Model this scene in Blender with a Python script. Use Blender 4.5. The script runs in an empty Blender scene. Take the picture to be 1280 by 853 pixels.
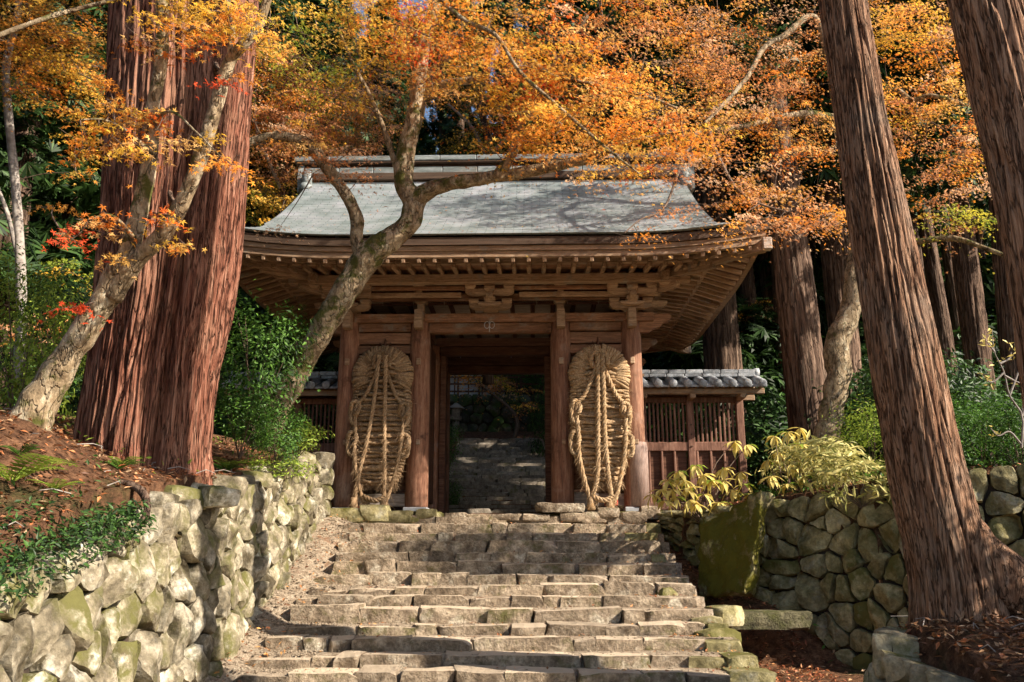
import bpy, bmesh, math, random
import numpy as np
from mathutils import Vector, Matrix
R = math.radians
rng = np.random.default_rng(7)
random.seed(7)
S = bpy.context.scene
COL = S.collection

# ------------------------------------------------------------------ camera
FPX = 1100.0
TILT = R(13.5)
cam_d = bpy.data.cameras.new('camera'); cam = bpy.data.objects.new('camera', cam_d); COL.objects.link(cam)
cam_d.sensor_width = 36.0; cam_d.lens = FPX / 1280 * 36.0
cam_d.clip_start = 0.1; cam_d.clip_end = 2000
cam.location = (0, 0, 0); cam.rotation_euler = (R(90) + TILT, 0, 0)
S.camera = cam
# ------------------------------------------------------------------ sun and sky
SUN_EL = R(33); SUN_AZ = R(67)            # azimuth: to the right of straight behind the camera
sun_dir = Vector((math.sin(SUN_AZ) * math.cos(SUN_EL), -math.cos(SUN_AZ) * math.cos(SUN_EL), math.sin(SUN_EL)))
sd = bpy.data.lights.new('sun', 'SUN'); so = bpy.data.objects.new('sun', sd); COL.objects.link(so)
sd.energy = 5.0; sd.angle = R(0.55); sd.color = (1.0, 0.885, 0.75)
so.rotation_euler = sun_dir.to_track_quat('Z', 'Y').to_euler()
W = bpy.data.worlds.new('World'); S.world = W; W.use_nodes = True
nt = W.node_tree
bg = nt.nodes['Background']
sky = nt.nodes.new('ShaderNodeTexSky'); sky.sky_type = 'NISHITA'; sky.sun_disc = False
sky.sun_elevation = SUN_EL; sky.sun_rotation = math.atan2(sun_dir.x, sun_dir.y)
nt.links.new(sky.outputs[0], bg.inputs[0]); bg.inputs[1].default_value = 0.085
S.view_settings.view_transform = 'Standard'; S.view_settings.look = 'None'
S.view_settings.exposure = 1.25; S.view_settings.gamma = 1.0
S.cycles.max_bounces = 6; S.cycles.diffuse_bounces = 3; S.cycles.glossy_bounces = 2
S.cycles.transmission_bounces = 4; S.cycles.transparent_max_bounces = 4
S.cycles.caustics_reflective = False; S.cycles.caustics_refractive = False
S.cycles.use_denoising = True
S.cycles.use_adaptive_sampling = True; S.cycles.adaptive_threshold = 0.02

# ------------------------------------------------------------------ helpers
def at(px, py, Y):
    """the place at distance Y seen at photograph position (px, py)"""
    u = (px - 640) / FPX; v = (426.5 - py) / FPX
    c, s = math.cos(TILT), math.sin(TILT)
    d = (u, c - v * s, s + v * c)
    k = Y / d[1]
    return np.array((d[0] * k, Y, d[2] * k))

def tag(o, label=None, cat=None, group=None, kind=None):
    if label: o['label'] = label
    if cat: o['category'] = cat
    if group: o['group'] = group
    if kind: o['kind'] = kind
    return o

def empty(name, loc=(0, 0, 0), rz=0.0):
    o = bpy.data.objects.new(name, None); COL.objects.link(o)
    o.location = loc; o.rotation_euler = (0, 0, rz); o.empty_display_size = 0.2
    return o

def mesh_data(name, V, faces, smooth=True, attr=None):
    """faces: list of (n,k) index arrays"""
    faces = [np.asarray(f, dtype=np.int32) for f in faces if len(f)]
    me = bpy.data.meshes.new(name)
    V = np.asarray(V, dtype=np.float32)
    me.vertices.add(len(V)); me.vertices.foreach_set('co', V.ravel())
    loops = np.concatenate([f.ravel() for f in faces])
    sizes = np.concatenate([np.full(len(f), f.shape[1], dtype=np.int32) for f in faces])
    starts = np.concatenate([[0], np.cumsum(sizes)[:-1]]).astype(np.int32)
    me.loops.add(len(loops)); me.loops.foreach_set('vertex_index', loops)
    me.polygons.add(len(sizes)); me.polygons.foreach_set('loop_start', starts)
    try: me.polygons.foreach_set('loop_total', sizes)
    except Exception: pass
    me.polygons.foreach_set('use_smooth', np.full(len(sizes), bool(smooth)))
    me.update(calc_edges=True)
    if attr is not None:
        a = me.attributes.new('tint', 'FLOAT_COLOR', 'FACE')
        c = np.ones((len(sizes), 4), dtype=np.float32); c[:, :3] = attr
        a.data.foreach_set('color', c.ravel())
    return me

def link(name, me, m=None, parent=None, loc=None, rot=None):
    o = bpy.data.objects.new(name, me); COL.objects.link(o)
    if m is not None and len(me.materials) == 0: me.materials.append(m)
    if parent is not None: o.parent = parent
    if loc is not None: o.location = loc
    if rot is not None: o.rotation_euler = rot
    return o

def mk(name, V, faces, m, parent=None, smooth=True, attr=None):
    return link(name, mesh_data(name, V, faces, smooth, attr), m, parent)

class MB:
    def __init__(s): s.V = []; s.F = {}; s.n = 0
    def add(s, V, faces):
        V = np.asarray(V, dtype=np.float32)
        for f in faces:
            f = np.asarray(f, dtype=np.int32)
            if len(f): s.F.setdefault(f.shape[1], []).append(f + s.n)
        s.V.append(V); s.n += len(V); return s
    def box(s, c, d, rz=0.0):
        c = np.asarray(c, float); d = np.asarray(d, float) / 2
        v = np.array([(x, y, z) for x in (-1, 1) for y in (-1, 1) for z in (-1, 1)], float) * d
        if rz:
            a, b = math.cos(rz), math.sin(rz)
            v = np.stack([v[:, 0] * a - v[:, 1] * b, v[:, 0] * b + v[:, 1] * a, v[:, 2]], 1)
        return s.add(v + c, [[(0, 1, 3, 2), (4, 6, 7, 5), (0, 4, 5, 1), (2, 3, 7, 6), (0, 2, 6, 4), (1, 5, 7, 3)]])
    def tube(s, path, r, seg=8, caps=True, wob=0, nz=3.0, seed=0):
        return s.add(*tube(path, r, seg, caps, wob, nz, seed))
    def build(s, name, m, parent=None, smooth=True):
        return mk(name, np.concatenate(s.V), [np.concatenate(f) for f in s.F.values()], m, parent, smooth)
    def data(s, name, smooth=True):
        return mesh_data(name, np.concatenate(s.V), [np.concatenate(f) for f in s.F.values()], smooth)

def _h(ix, iy, iz, seed):
    h = (ix.astype(np.int64) * 374761393 + iy.astype(np.int64) * 668265263 + iz.astype(np.int64) * 2147483647 + seed * 144665) & 0x7fffffff
    h = ((h ^ (h >> 13)) * 1274126177) & 0x7fffffff
    h = h ^ (h >> 16)
    return (h & 0xffff) / 32767.5 - 1.0
def vnoise(p, seed=0):
    p = np.asarray(p, float); i = np.floor(p); f = p - i; f = f * f * (3 - 2 * f); i = i.astype(np.int64)
    out = 0
    for dx in (0, 1):
        wx = f[..., 0] if dx else 1 - f[..., 0]
        for dy in (0, 1):
            wy = f[..., 1] if dy else 1 - f[..., 1]
            for dz in (0, 1):
                wz = f[..., 2] if dz else 1 - f[..., 2]
                out = out + wx * wy * wz * _h(i[..., 0] + dx, i[..., 1] + dy, i[..., 2] + dz, seed)
    return out
def fbm(p, seed=0, oct=4):
    p = np.asarray(p, float); a = 1.0; t = 0; w = 0
    for k in range(oct):
        t = t + a * vnoise(p * 2 ** k, seed + k * 17); w += a; a *= 0.5
    return t / w

def spline(pts, n):
    """Catmull-Rom through rows of pts (any number of columns)"""
    P = np.asarray(pts, float); P = np.vstack([2 * P[0] - P[1], P, 2 * P[-1] - P[-2]])
    out = []
    m = len(P) - 3
    for t in np.linspace(0, m - 1e-6, n):
        k = int(t); u = t - k; a, b, c, d = P[k:k + 4]
        out.append(0.5 * (2 * b + (c - a) * u + (2 * a - 5 * b + 4 * c - d) * u * u + (3 * b - a - 3 * c + d) * u ** 3))
    return np.array(out)

def frames(path):
    P = np.asarray(path, float); T = np.gradient(P, axis=0); T /= np.linalg.norm(T, axis=1)[:, None] + 1e-9
    a = np.array((0, 0, 1.0)) if abs(T[0][2]) < 0.9 else np.array((1.0, 0, 0))
    N = np.zeros_like(P); n = a - T[0] * a.dot(T[0]); n /= np.linalg.norm(n)
    for i in range(len(P)):
        n = n - T[i] * n.dot(T[i]); n /= np.linalg.norm(n) + 1e-9; N[i] = n
    return T, N, np.cross(T, N)

def tube(path, r, seg=8, caps=True, wob=0, nz=3.0, seed=0):
    P = np.asarray(path, float); n = len(P)
    r = np.broadcast_to(np.asarray(r, float), (n,))
    T, N, B = frames(P)
    th = np.linspace(0, 2 * np.pi, seg, endpoint=False)
    D = N[:, None] * np.cos(th)[None, :, None] + B[:, None] * np.sin(th)[None, :, None]
    V = P[:, None] + D * r[:, None, None]
    if wob: V = V + D * (wob * r[:, None] * fbm(V * nz, seed, 3))[..., None]
    V = V.reshape(-1, 3)
    i = np.arange(n - 1)[:, None] * seg; j = np.arange(seg)[None]; j2 = (j + 1) % seg
    F = np.stack([i + j, i + j2, i + seg + j2, i + seg + j], -1).reshape(-1, 4)
    fs = [F]
    if caps:
        V = np.vstack([V, P[0], P[-1]]); a = np.arange(seg); b = (a + 1) % seg
        fs.append(np.stack([b, a, np.full(seg, n * seg)], 1))
        fs.append(np.stack([a + (n - 1) * seg, b + (n - 1) * seg, np.full(seg, n * seg + 1)], 1))
    return V, fs

def rot_from(nrm, spin):
    """(n,3,3) rotations whose z column is nrm, spun about it"""
    nrm = nrm / (np.linalg.norm(nrm, axis=1)[:, None] + 1e-9)
    a = np.where(np.abs(nrm[:, 2:3]) < 0.9, np.array([[0, 0, 1.0]]), np.array([[1.0, 0, 0]]))
    x = np.cross(a, nrm); x /= np.linalg.norm(x, axis=1)[:, None] + 1e-9
    y = np.cross(nrm, x)
    c, s = np.cos(spin)[:, None], np.sin(spin)[:, None]
    return np.stack([x * c + y * s, -x * s + y * c, nrm], 2)

def scatter(tv, tf, pos, rot, scale):
    """copies of a template as arrays"""
    tv = np.asarray(tv, float); n = len(pos)
    V = np.einsum('nij,kj->nki', rot, tv) * np.asarray(scale).reshape(-1, 1, 1) + np.asarray(pos)[:, None]
    off = np.arange(n)[:, None, None] * len(tv)
    F = [(np.asarray(f)[None] + off).reshape(-1, np.asarray(f).shape[1]) for f in tf]
    return V.reshape(-1, 3), F

# leaf templates (unit size)
def maple_leaf():
    v = [(0, 0, 0)]; f = []
    for a, L in ((-115, .55), (-58, .85), (0, 1.0), (58, .85), (115, .55)):
        a = R(a + 90); k = len(v)
        v += [(math.cos(a + .42) * .30, math.sin(a + .42) * .30, 0.03), (math.cos(a) * L, math.sin(a) * L, -.16 * L), (math.cos(a - .42) * .30, math.sin(a - .42) * .30, 0.03)]
        f += [(0, k + 2, k + 1), (0, k + 1, k)]
    return np.array(v) * .62, [np.array(f)]
MAPLE = maple_leaf()
STAR = (np.array([(0, .62, 0), (-.17, 0, .03), (.17, 0, .03), (.52, .30, -.08), (.12, -.16, 0), (-.52, .30, -.08), (-.12, -.16, 0), (.34, -.34, -.05), (-.34, -.34, -.05)]),
        [np.array([(1, 2, 0), (1, 4, 3), (2, 6, 5), (1, 4, 7), (2, 6, 8)])])
OVAL = (np.array([(0, 0, 0), (.2, .35, .05), (0, 1, -.08), (-.2, .35, .05)]), [np.array([(0, 1, 2, 3)])])
LANCE = (np.array([(0, 0, 0), (.10, .3, .03), (.11, .6, .0), (0, 1, -.18), (-.11, .6, .0), (-.10, .3, .03), (0, .45, -.03)]),
         [np.array([(0, 1, 6), (1, 2, 6), (2, 3, 6), (3, 4, 6), (4, 5, 6), (5, 0, 6)])])
def sprig():
    v = []; f = []
    for i in range(7):
        a = (i - 3) * .33; L = 1 - abs(i - 3) * .10; k = len(v); dz = ((i * 37) % 5 - 2) * .07
        d = (math.sin(a), math.cos(a)); p = (d[1], -d[0])
        v += [(p[0] * .03, -.05 + p[1] * .03, 0), (d[0] * .5 + p[0] * .075, d[1] * .5 + p[1] * .075, dz * .5), (d[0] * L, d[1] * L, dz - .12), (d[0] * .5 - p[0] * .075, d[1] * .5 - p[1] * .075, dz * .5)]
        f += [(k, k + 1, k + 2, k + 3)]
    return np.array(v), [np.array(f)]
SPRIG = sprig()

# ------------------------------------------------------------------ materials
def nodes(name):
    m = bpy.data.materials.new(name); m.use_nodes = True
    t = m.node_tree; p = t.nodes['Principled BSDF']
    return m, t, p
def N(t, ty, **k):
    n = t.nodes.new(ty)
    for a, b in k.items():
        if a.startswith('i_'):
            n.inputs[a[2:].replace('_', ' ')].default_value = b
        else: setattr(n, a, b)
    return n
def ramp(t, stops):
    n = t.nodes.new('ShaderNodeValToRGB'); e = n.color_ramp.elements
    while len(e) < len(stops): e.new(0.5)
    for i, (p, c) in enumerate(stops):
        e[i].position = p; e[i].color = (*c, 1) if len(c) == 3 else c
    return n
def mixc(t, fac, a, b, mode='MIX'):
    n = t.nodes.new('ShaderNodeMix'); n.data_type = 'RGBA'; n.blend_type = mode; n.clamp_factor = True
    L = t.links
    for sock, v in ((n.inputs[0], fac), (n.inputs[6], a), (n.inputs[7], b)):
        if isinstance(v, (int, float)): sock.default_value = v
        elif isinstance(v, tuple): sock.default_value = (*v, 1)
        else: L.new(v, sock)
    return n.outputs[2]
def math_(t, op, a, b=0.0, clamp=False):
    n = t.nodes.new('ShaderNodeMath'); n.operation = op; n.use_clamp = clamp
    for s, v in zip(n.inputs, (a, b)):
        if isinstance(v, (int, float)): s.default_value = v
        else: t.links.new(v, s)
    return n.outputs[0]
def mapr(t, v, a, b, c=0.0, d=1.0):
    n = t.nodes.new('ShaderNodeMapRange'); t.links.new(v, n.inputs[0])
    for i, x in enumerate((a, b, c, d)): n.inputs[i + 1].default_value = x
    return n.outputs[0]

def M(name, stops, sc=(1, 1, 1), ns=5.0, detail=7.0, bump=0.4, bd=0.02, rough=0.85, world=False,
      patch=None, moss=None, rnd=0.25, fine=0.0, dist=0.0, cracks=0.0, lines=None, lit_dust=None, mossvar=.12, lowmoss=None, spec=0.3):
    """layered procedural surface: stretched noise through a colour ramp, patches of another colour,
    moss, variation from object to object, and relief"""
    m, t, p = nodes(name); L = t.links
    if world: co = t.nodes.new('ShaderNodeNewGeometry').outputs['Position']
    else: co = t.nodes.new('ShaderNodeTexCoord').outputs['Object']
    oi = t.nodes.new('ShaderNodeObjectInfo')
    add = t.nodes.new('ShaderNodeVectorMath'); add.operation = 'ADD'; L.new(co, add.inputs[0])
    cmb = t.nodes.new('ShaderNodeCombineXYZ')
    r17 = math_(t, 'MULTIPLY', oi.outputs['Random'], 0.0 if world else 37.0)
    for i in range(3): L.new(r17, cmb.inputs[i])
    L.new(cmb.outputs[0], add.inputs[1])
    mp = N(t, 'ShaderNodeMapping'); mp.inputs['Scale'].default_value = sc; L.new(add.outputs[0], mp.inputs[0])
    n1 = N(t, 'ShaderNodeTexNoise', i_Scale=ns, i_Detail=detail, i_Roughness=0.62, i_Distortion=dist); L.new(mp.outputs[0], n1.inputs['Vector'])
    rp = ramp(t, stops); L.new(n1.outputs['Fac'], rp.inputs[0]); col = rp.outputs[0]
    bh = n1.outputs['Fac']
    for pt in (patch or []):
        pc, ps, lo, hi = pt
        n2 = N(t, 'ShaderNodeTexNoise', i_Scale=ps, i_Detail=6.0, i_Roughness=0.65); L.new(add.outputs[0], n2.inputs['Vector'])
        col = mixc(t, mapr(t, n2.outputs['Fac'], lo, hi), col, pc)
    if fine:
        n3 = N(t, 'ShaderNodeTexNoise', i_Scale=ns * 5, i_Detail=7.0, i_Roughness=0.7); L.new(mp.outputs[0], n3.inputs['Vector'])
        bh = math_(t, 'ADD', bh, math_(t, 'MULTIPLY', n3.outputs['Fac'], fine))
        col = mixc(t, 0.6, col, ramp_out(t, n3.outputs['Fac'], [(.36, (.30, .30, .30)), (.60, (1.12, 1.12, 1.12))]), 'MULTIPLY')
    if cracks:
        vo = N(t, 'ShaderNodeTexVoronoi', i_Scale=cracks, feature='F1'); L.new(mp.outputs[0], vo.inputs['Vector'])
        bh = math_(t, 'ADD', bh, math_(t, 'MULTIPLY', vo.outputs['Distance'], 0.5))
    if lines:                                   # thin dark fissures running with the grain
        lsc, lns, lw, ld = lines
        mq = N(t, 'ShaderNodeMapping'); mq.inputs['Scale'].default_value = lsc; L.new(add.outputs[0], mq.inputs[0])
        nq = N(t, 'ShaderNodeTexNoise', i_Scale=lns, i_Detail=3.0, i_Roughness=0.55, i_Distortion=.3); L.new(mq.outputs[0], nq.inputs['Vector'])
        ab = math_(t, 'ABSOLUTE', math_(t, 'SUBTRACT', nq.outputs['Fac'], .5)); lf = mapr(t, ab, 0.0, lw)
        bh = math_(t, 'ADD', bh, math_(t, 'MULTIPLY', lf, 1.3)); lf2 = mapr(t, ab, 0.0, lw, ld, 1.0)
        cq = t.nodes.new('ShaderNodeCombineColor')
        for i in range(3): L.new(lf2, cq.inputs[i])
        col = mixc(t, 1.0, col, cq.outputs[0], 'MULTIPLY')
    if moss:
        mc, ms, lo, hi = moss
        n4 = N(t, 'ShaderNodeTexNoise', i_Scale=ms, i_Detail=8.0, i_Roughness=0.7); L.new(add.outputs[0], n4.inputs['Vector'])
        g = t.nodes.new('ShaderNodeNewGeometry'); sx = t.nodes.new('ShaderNodeSeparateXYZ'); L.new(g.outputs['Normal'], sx.inputs[0])
        fac = mapr(t, math_(t, 'ADD', n4.outputs['Fac'], math_(t, 'ADD', math_(t, 'MULTIPLY', sx.outputs['Z'], 0.07), math_(t, 'MULTIPLY', oi.outputs['Random'], mossvar))), lo, hi)
        mcol = mixc(t, n4.outputs['Fac'], tuple(c * .45 for c in mc), tuple(min(1, c * 1.5) for c in mc))
        col = mixc(t, fac, col, mcol)
    if lit_dust:  # upward faces paler: dust plus brightness of lit treads put into colour
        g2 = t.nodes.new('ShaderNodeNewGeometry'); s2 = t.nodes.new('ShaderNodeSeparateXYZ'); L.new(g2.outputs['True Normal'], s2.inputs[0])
        col = mixc(t, mapr(t, s2.outputs['Z'], .55, .9, 0, .75), col, lit_dust)
    if rnd:
        rv = math_(t, 'MULTIPLY_ADD', oi.outputs['Random'], rnd * 2)
        rv.node.inputs[2].default_value = 1 - rnd
        cc = t.nodes.new('ShaderNodeCombineColor')
        for i in range(3): L.new(rv, cc.inputs[i])
        col = mixc(t, 1.0, col, cc.outputs[0], 'MULTIPLY')
    L.new(col, p.inputs['Base Color']); p.inputs['Roughness'].default_value = rough
    p.inputs['Specular IOR Level'].default_value = spec
    if bump:
        b = N(t, 'ShaderNodeBump', i_Strength=bump, i_Distance=bd); L.new(bh, b.inputs['Height']); L.new(b.outputs[0], p.inputs['Normal'])
    return m
def ramp_out(t, v, stops):
    r = ramp(t, stops); t.links.new(v, r.inputs[0]); return r.outputs[0]

def leaf_mat(name, tint=None, trans=0.4, vary=0.35, rough=0.55, spec=0.25):
    m, t, p = nodes(name); L = t.links
    if tint is None:
        a = t.nodes.new('ShaderNodeAttribute'); a.attribute_name = 'tint'; col = a.outputs['Color']
    else:
        col = None
    g = t.nodes.new('ShaderNodeNewGeometry')
    rv = mapr(t, g.outputs['Random Per Island'], 0, 1, 1 - vary, 1 + vary)
    cc = t.nodes.new('ShaderNodeCombineColor')
    for i in range(3): L.new(rv, cc.inputs[i])
    if col is None: col = mixc(t, g.outputs['Random Per Island'], tint[0], tint[1])
    col = mixc(t, 1.0, col, cc.outputs[0], 'MULTIPLY')
    L.new(col, p.inputs['Base Color']); p.inputs['Roughness'].default_value = rough; p.inputs['Specular IOR Level'].default_value = spec
    tr = t.nodes.new('ShaderNodeBsdfTranslucent'); L.new(col, tr.inputs[0])
    mx = t.nodes.new('ShaderNodeMixShader'); mx.inputs[0].default_value = trans
    L.new(p.outputs[0], mx.inputs[1]); L.new(tr.outputs[0], mx.inputs[2])
    L.new(mx.outputs[0], t.nodes['Material Output'].inputs[0])
    return m

MOSS = (.07, .07, .016)
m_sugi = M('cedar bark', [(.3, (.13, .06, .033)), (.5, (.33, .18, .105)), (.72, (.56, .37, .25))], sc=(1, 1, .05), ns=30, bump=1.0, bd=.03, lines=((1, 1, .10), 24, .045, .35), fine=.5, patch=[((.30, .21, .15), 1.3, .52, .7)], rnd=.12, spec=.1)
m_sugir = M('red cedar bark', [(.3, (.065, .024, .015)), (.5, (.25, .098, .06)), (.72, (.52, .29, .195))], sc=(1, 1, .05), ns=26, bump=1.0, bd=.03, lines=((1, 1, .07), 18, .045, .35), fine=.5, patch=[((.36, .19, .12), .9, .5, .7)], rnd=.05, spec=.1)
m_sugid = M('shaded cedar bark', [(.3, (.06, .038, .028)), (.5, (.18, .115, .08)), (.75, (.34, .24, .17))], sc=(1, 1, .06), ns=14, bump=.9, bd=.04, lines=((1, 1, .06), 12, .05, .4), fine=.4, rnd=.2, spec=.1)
m_maple = M('maple bark', [(.28, (.10, .07, .04)), (.48, (.30, .22, .13)), (.7, (.52, .43, .29))], sc=(1, 1, .5), ns=9, bump=.8, bd=.02, fine=.8, lines=((1, 1, .4), 7, .03, .45),
            patch=[((.50, .44, .31), 6.0, .58, .66), ((.10, .065, .035), 2.6, .55, .66)], moss=(MOSS, 3.5, .60, .70), rnd=.1, spec=.15)
m_twig = M('twig bark', [(.3, (.07, .045, .03)), (.7, (.20, .14, .10))], ns=30, bump=.2, rnd=.1)
m_pale = M('pale bark', [(.3, (.16, .13, .11)), (.7, (.42, .38, .33))], ns=12, bump=.3, rnd=.1)
m_stoneL = M('lichen stone', [(.32, (.08, .065, .04)), (.5, (.29, .245, .165)), (.66, (.56, .50, .37))], ns=3.2, bump=.75, bd=.05, fine=.6, cracks=5,
             patch=[((.66, .62, .50), 2.4, .56, .68), ((.10, .08, .045), 2.6, .52, .62), ((.16, .14, .10), 7, .56, .66)], moss=((.085, .08, .026), 3.0, .60, .80), mossvar=.24, rnd=.35, spec=.2)
m_stoneR = M('mossy stone', [(.28, (.12, .10, .04)), (.5, (.34, .29, .14)), (.70, (.60, .53, .31))], ns=3.5, bump=.75, bd=.05, fine=.6, cracks=5,
             patch=[((.42, .39, .28), 3.0, .56, .68)], moss=((.085, .078, .020), 2.6, .56, .80), mossvar=.24, rnd=.3, spec=.2)
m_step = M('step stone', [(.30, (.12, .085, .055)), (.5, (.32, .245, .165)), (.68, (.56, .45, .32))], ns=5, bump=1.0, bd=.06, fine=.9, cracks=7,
           patch=[((.66, .58, .44), 3.0, .57, .68)], moss=((.10, .09, .032), 4.5, .64, .82), rnd=.28, spec=.2, lit_dust=(.66, .53, .38), mossvar=.16)
m_dirt = M('trodden earth', [(.3, (.24, .17, .11)), (.5, (.43, .34, .24)), (.7, (.60, .49, .36))], ns=11, bump=1.0, bd=.04, fine=1.1, world=True, rnd=0,
           patch=[((.26, .13, .07), 2.2, .58, .70)], spec=.1)
m_litter = M('leaf littered earth', [(.3, (.04, .02, .012)), (.5, (.15, .075, .04)), (.72, (.33, .17, .09))], ns=9, bump=1.0, bd=.05, fine=.9, world=True, rnd=0,
             patch=[((.055, .06, .02), 1.1, .55, .68)], spec=.1)
m_slab = M('mossy slab', [(.25, (.12, .09, .04)), (.5, (.28, .23, .11)), (.75, (.46, .41, .26))], ns=3, bump=1.0, bd=.06, fine=.7, patch=[((.42, .40, .16), 9.0, .54, .62), ((.06, .055, .02), 2.5, .56, .66)], moss=((.10, .09, .012), 2.2, .50, .60), rnd=0, spec=.1)
def wood(name, a, b, c, axis=0, ns=3.0, rnd=.2, patch=None, bump=.35):
    sc = [9, 9, 9]; sc[axis] = .8
    return M(name, [(.28, a), (.5, b), (.74, c)], sc=tuple(sc), ns=ns, bump=bump, bd=.008, fine=.4, rnd=rnd, patch=patch, rough=.75, spec=.2)
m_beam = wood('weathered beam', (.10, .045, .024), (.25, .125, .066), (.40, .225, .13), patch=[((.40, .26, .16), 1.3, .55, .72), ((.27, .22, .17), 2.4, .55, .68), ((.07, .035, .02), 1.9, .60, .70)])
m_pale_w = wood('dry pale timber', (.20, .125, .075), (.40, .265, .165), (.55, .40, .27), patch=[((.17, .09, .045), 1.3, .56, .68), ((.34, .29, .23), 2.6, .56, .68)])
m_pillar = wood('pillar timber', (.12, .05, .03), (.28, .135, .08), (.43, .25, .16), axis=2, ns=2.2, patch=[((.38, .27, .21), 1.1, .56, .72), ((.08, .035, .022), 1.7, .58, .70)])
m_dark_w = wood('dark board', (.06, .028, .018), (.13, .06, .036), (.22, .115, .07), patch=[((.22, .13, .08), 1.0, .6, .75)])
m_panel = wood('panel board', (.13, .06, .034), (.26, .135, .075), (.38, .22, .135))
m_grey_w = wood('grey board', (.24, .19, .15), (.40, .33, .27), (.55, .48, .41))
m_fence = wood('fence timber', (.10, .048, .032), (.21, .105, .07), (.34, .20, .14), axis=2)
m_straw = M('straw', [(.28, (.17, .10, .05)), (.5, (.41, .28, .155)), (.72, (.66, .50, .32))], ns=40, bump=.6, bd=.01, fine=.6, rnd=.12, patch=[((.36, .21, .09), 4, .5, .7)], spec=.15)
m_tile = M('weathered tile', [(.3, (.19, .20, .21)), (.5, (.34, .36, .38)), (.75, (.52, .54, .55))], ns=9, bump=.4, fine=.4, rnd=.3, patch=[((.40, .24, .12), 7, .62, .72)], spec=.4, rough=.6)
m_brick = M('red block', [(.3, (.32, .05, .03)), (.7, (.5, .10, .06))], ns=12, bump=.3, fine=.3)
m_metal = M('dull metal', [(.3, (.30, .31, .32)), (.7, (.5, .5, .5))], ns=9, bump=.1, rough=.45)
m_white = M('pale wall', [(.3, (.55, .55, .55)), (.7, (.8, .8, .79))], ns=2, bump=.05)
m_bark_edge = M('roof edge bark', [(.3, (.035, .022, .014)), (.5, (.085, .052, .033)), (.7, (.16, .10, .065))], sc=(.6, .6, 60), ns=2, bump=.5, bd=.02, fine=.3, rnd=0)
m_leaf = leaf_mat('maple leaves', vary=.28, trans=.55)
m_green = leaf_mat('cedar foliage', ((.018, .045, .014), (.045, .09, .02)), trans=.25, vary=.5)
m_dkgreen = leaf_mat('evergreen leaves', ((.018, .045, .012), (.05, .11, .02)), trans=.25, vary=.5, rough=.5, spec=.3)
m_bush = leaf_mat('glossy shrub leaves', ((.025, .075, .012), (.09, .19, .025)), trans=.35, vary=.45, rough=.5, spec=.3)
m_lime = leaf_mat('light green leaves', ((.16, .26, .03), (.34, .42, .06)), trans=.4, vary=.3)
m_yell = leaf_mat('yellow leaves', ((.60, .46, .09), (.82, .70, .26)), trans=.35, vary=.25)
m_bamb = leaf_mat('bamboo grass leaves', ((.28, .30, .07), (.66, .58, .24)), trans=.35, vary=.35)
m_fallen = leaf_mat('fallen leaves', vary=.35, trans=.12)

# copper roof: fine courses with staggered seams
def roof_mat():
    m, t, p = nodes('weathered copper roof'); L = t.links
    co = t.nodes.new('ShaderNodeTexCoord').outputs['Object']
    n1 = N(t, 'ShaderNodeTexNoise', i_Scale=1.6, i_Detail=8.0, i_Roughness=.65); L.new(co, n1.inputs[0])
    mp = N(t, 'ShaderNodeMapping'); mp.inputs['Scale'].default_value = (.5, 14, 14); L.new(co, mp.inputs[0])
    n2 = N(t, 'ShaderNodeTexNoise', i_Scale=2.0, i_Detail=6.0); L.new(mp.outputs[0], n2.inputs[0])
    c = ramp_out(t, n1.outputs['Fac'], [(.3, (.20, .25, .24)), (.5, (.33, .37, .37)), (.7, (.45, .46, .49))])
    c = mixc(t, .6, c, ramp_out(t, n2.outputs['Fac'], [(.3, (.55, .55, .55)), (.65, (1.1, 1.1, 1.1))]), 'MULTIPLY')
    sx = t.nodes.new('ShaderNodeSeparateXYZ'); L.new(co, sx.inputs[0])
    fx = math_(t, 'FRACT', math_(t, 'ADD', math_(t, 'DIVIDE', sx.outputs[0], .34), math_(t, 'MULTIPLY', math_(t, 'FLOOR', math_(t, 'DIVIDE', sx.outputs[1], .072)), .5)))
    seam = math_(t, 'LESS_THAN', fx, .05)
    c = mixc(t, math_(t, 'MULTIPLY', seam, .7), c, (.12, .15, .15))
    L.new(c, p.inputs['Base Color']); p.inputs['Roughness'].default_value = .55; p.inputs['Specular IOR Level'].default_value = .5
    b = N(t, 'ShaderNodeBump', i_Strength=.4, i_Distance=.01); L.new(n2.outputs['Fac'], b.inputs['Height']); L.new(b.outputs[0], p.inputs['Normal'])
    return m
m_roof = roof_mat()
m_ridge = M('stained ridge sheet', [(.3, (.13, .15, .14)), (.5, (.25, .28, .27)), (.7, (.38, .40, .41))], sc=(.6, 3, 6), ns=3, bump=.2, bd=.01, fine=.5, rnd=.15, patch=[((.20, .17, .13), 1.5, .55, .7)], rough=.6)

# ------------------------------------------------------------------ lie of the land
STEP_PX = [645, 654, 666, 676, 691, 703, 719, 732, 746, 761, 782, 798, 819, 841]
ST = []
for i, py in enumerate(STEP_PX):
    Y = 16.45 - 0.515 * i; ST.append((Y, at(612, py, Y)[2]))
for k in range(3): ST.append((ST[-1][0] - .52, ST[-1][1] - .15))
LAND = ST[0][1]
SY = np.array([s[0] for s in ST]); SZ = np.array([s[1] for s in ST])
def stair_z(y): return np.interp(y, SY[::-1], SZ[::-1])
def sstep(a, b, x):
    t = np.clip((np.asarray(x, float) - a) / (b - a), 0, 1); return t * t * (3 - 2 * t)
def xl(y): return np.interp(y, [2, 6, 9.6, 13, 16.6], [-3.7, -3.30, -3.10, -3.2, -3.42])
def wtl(y): return np.interp(y, [3, 5.9, 8.3, 10.5, 13.5, 16.6], [-.55, -.26, .40, .72, 1.22, 1.78])
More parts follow.
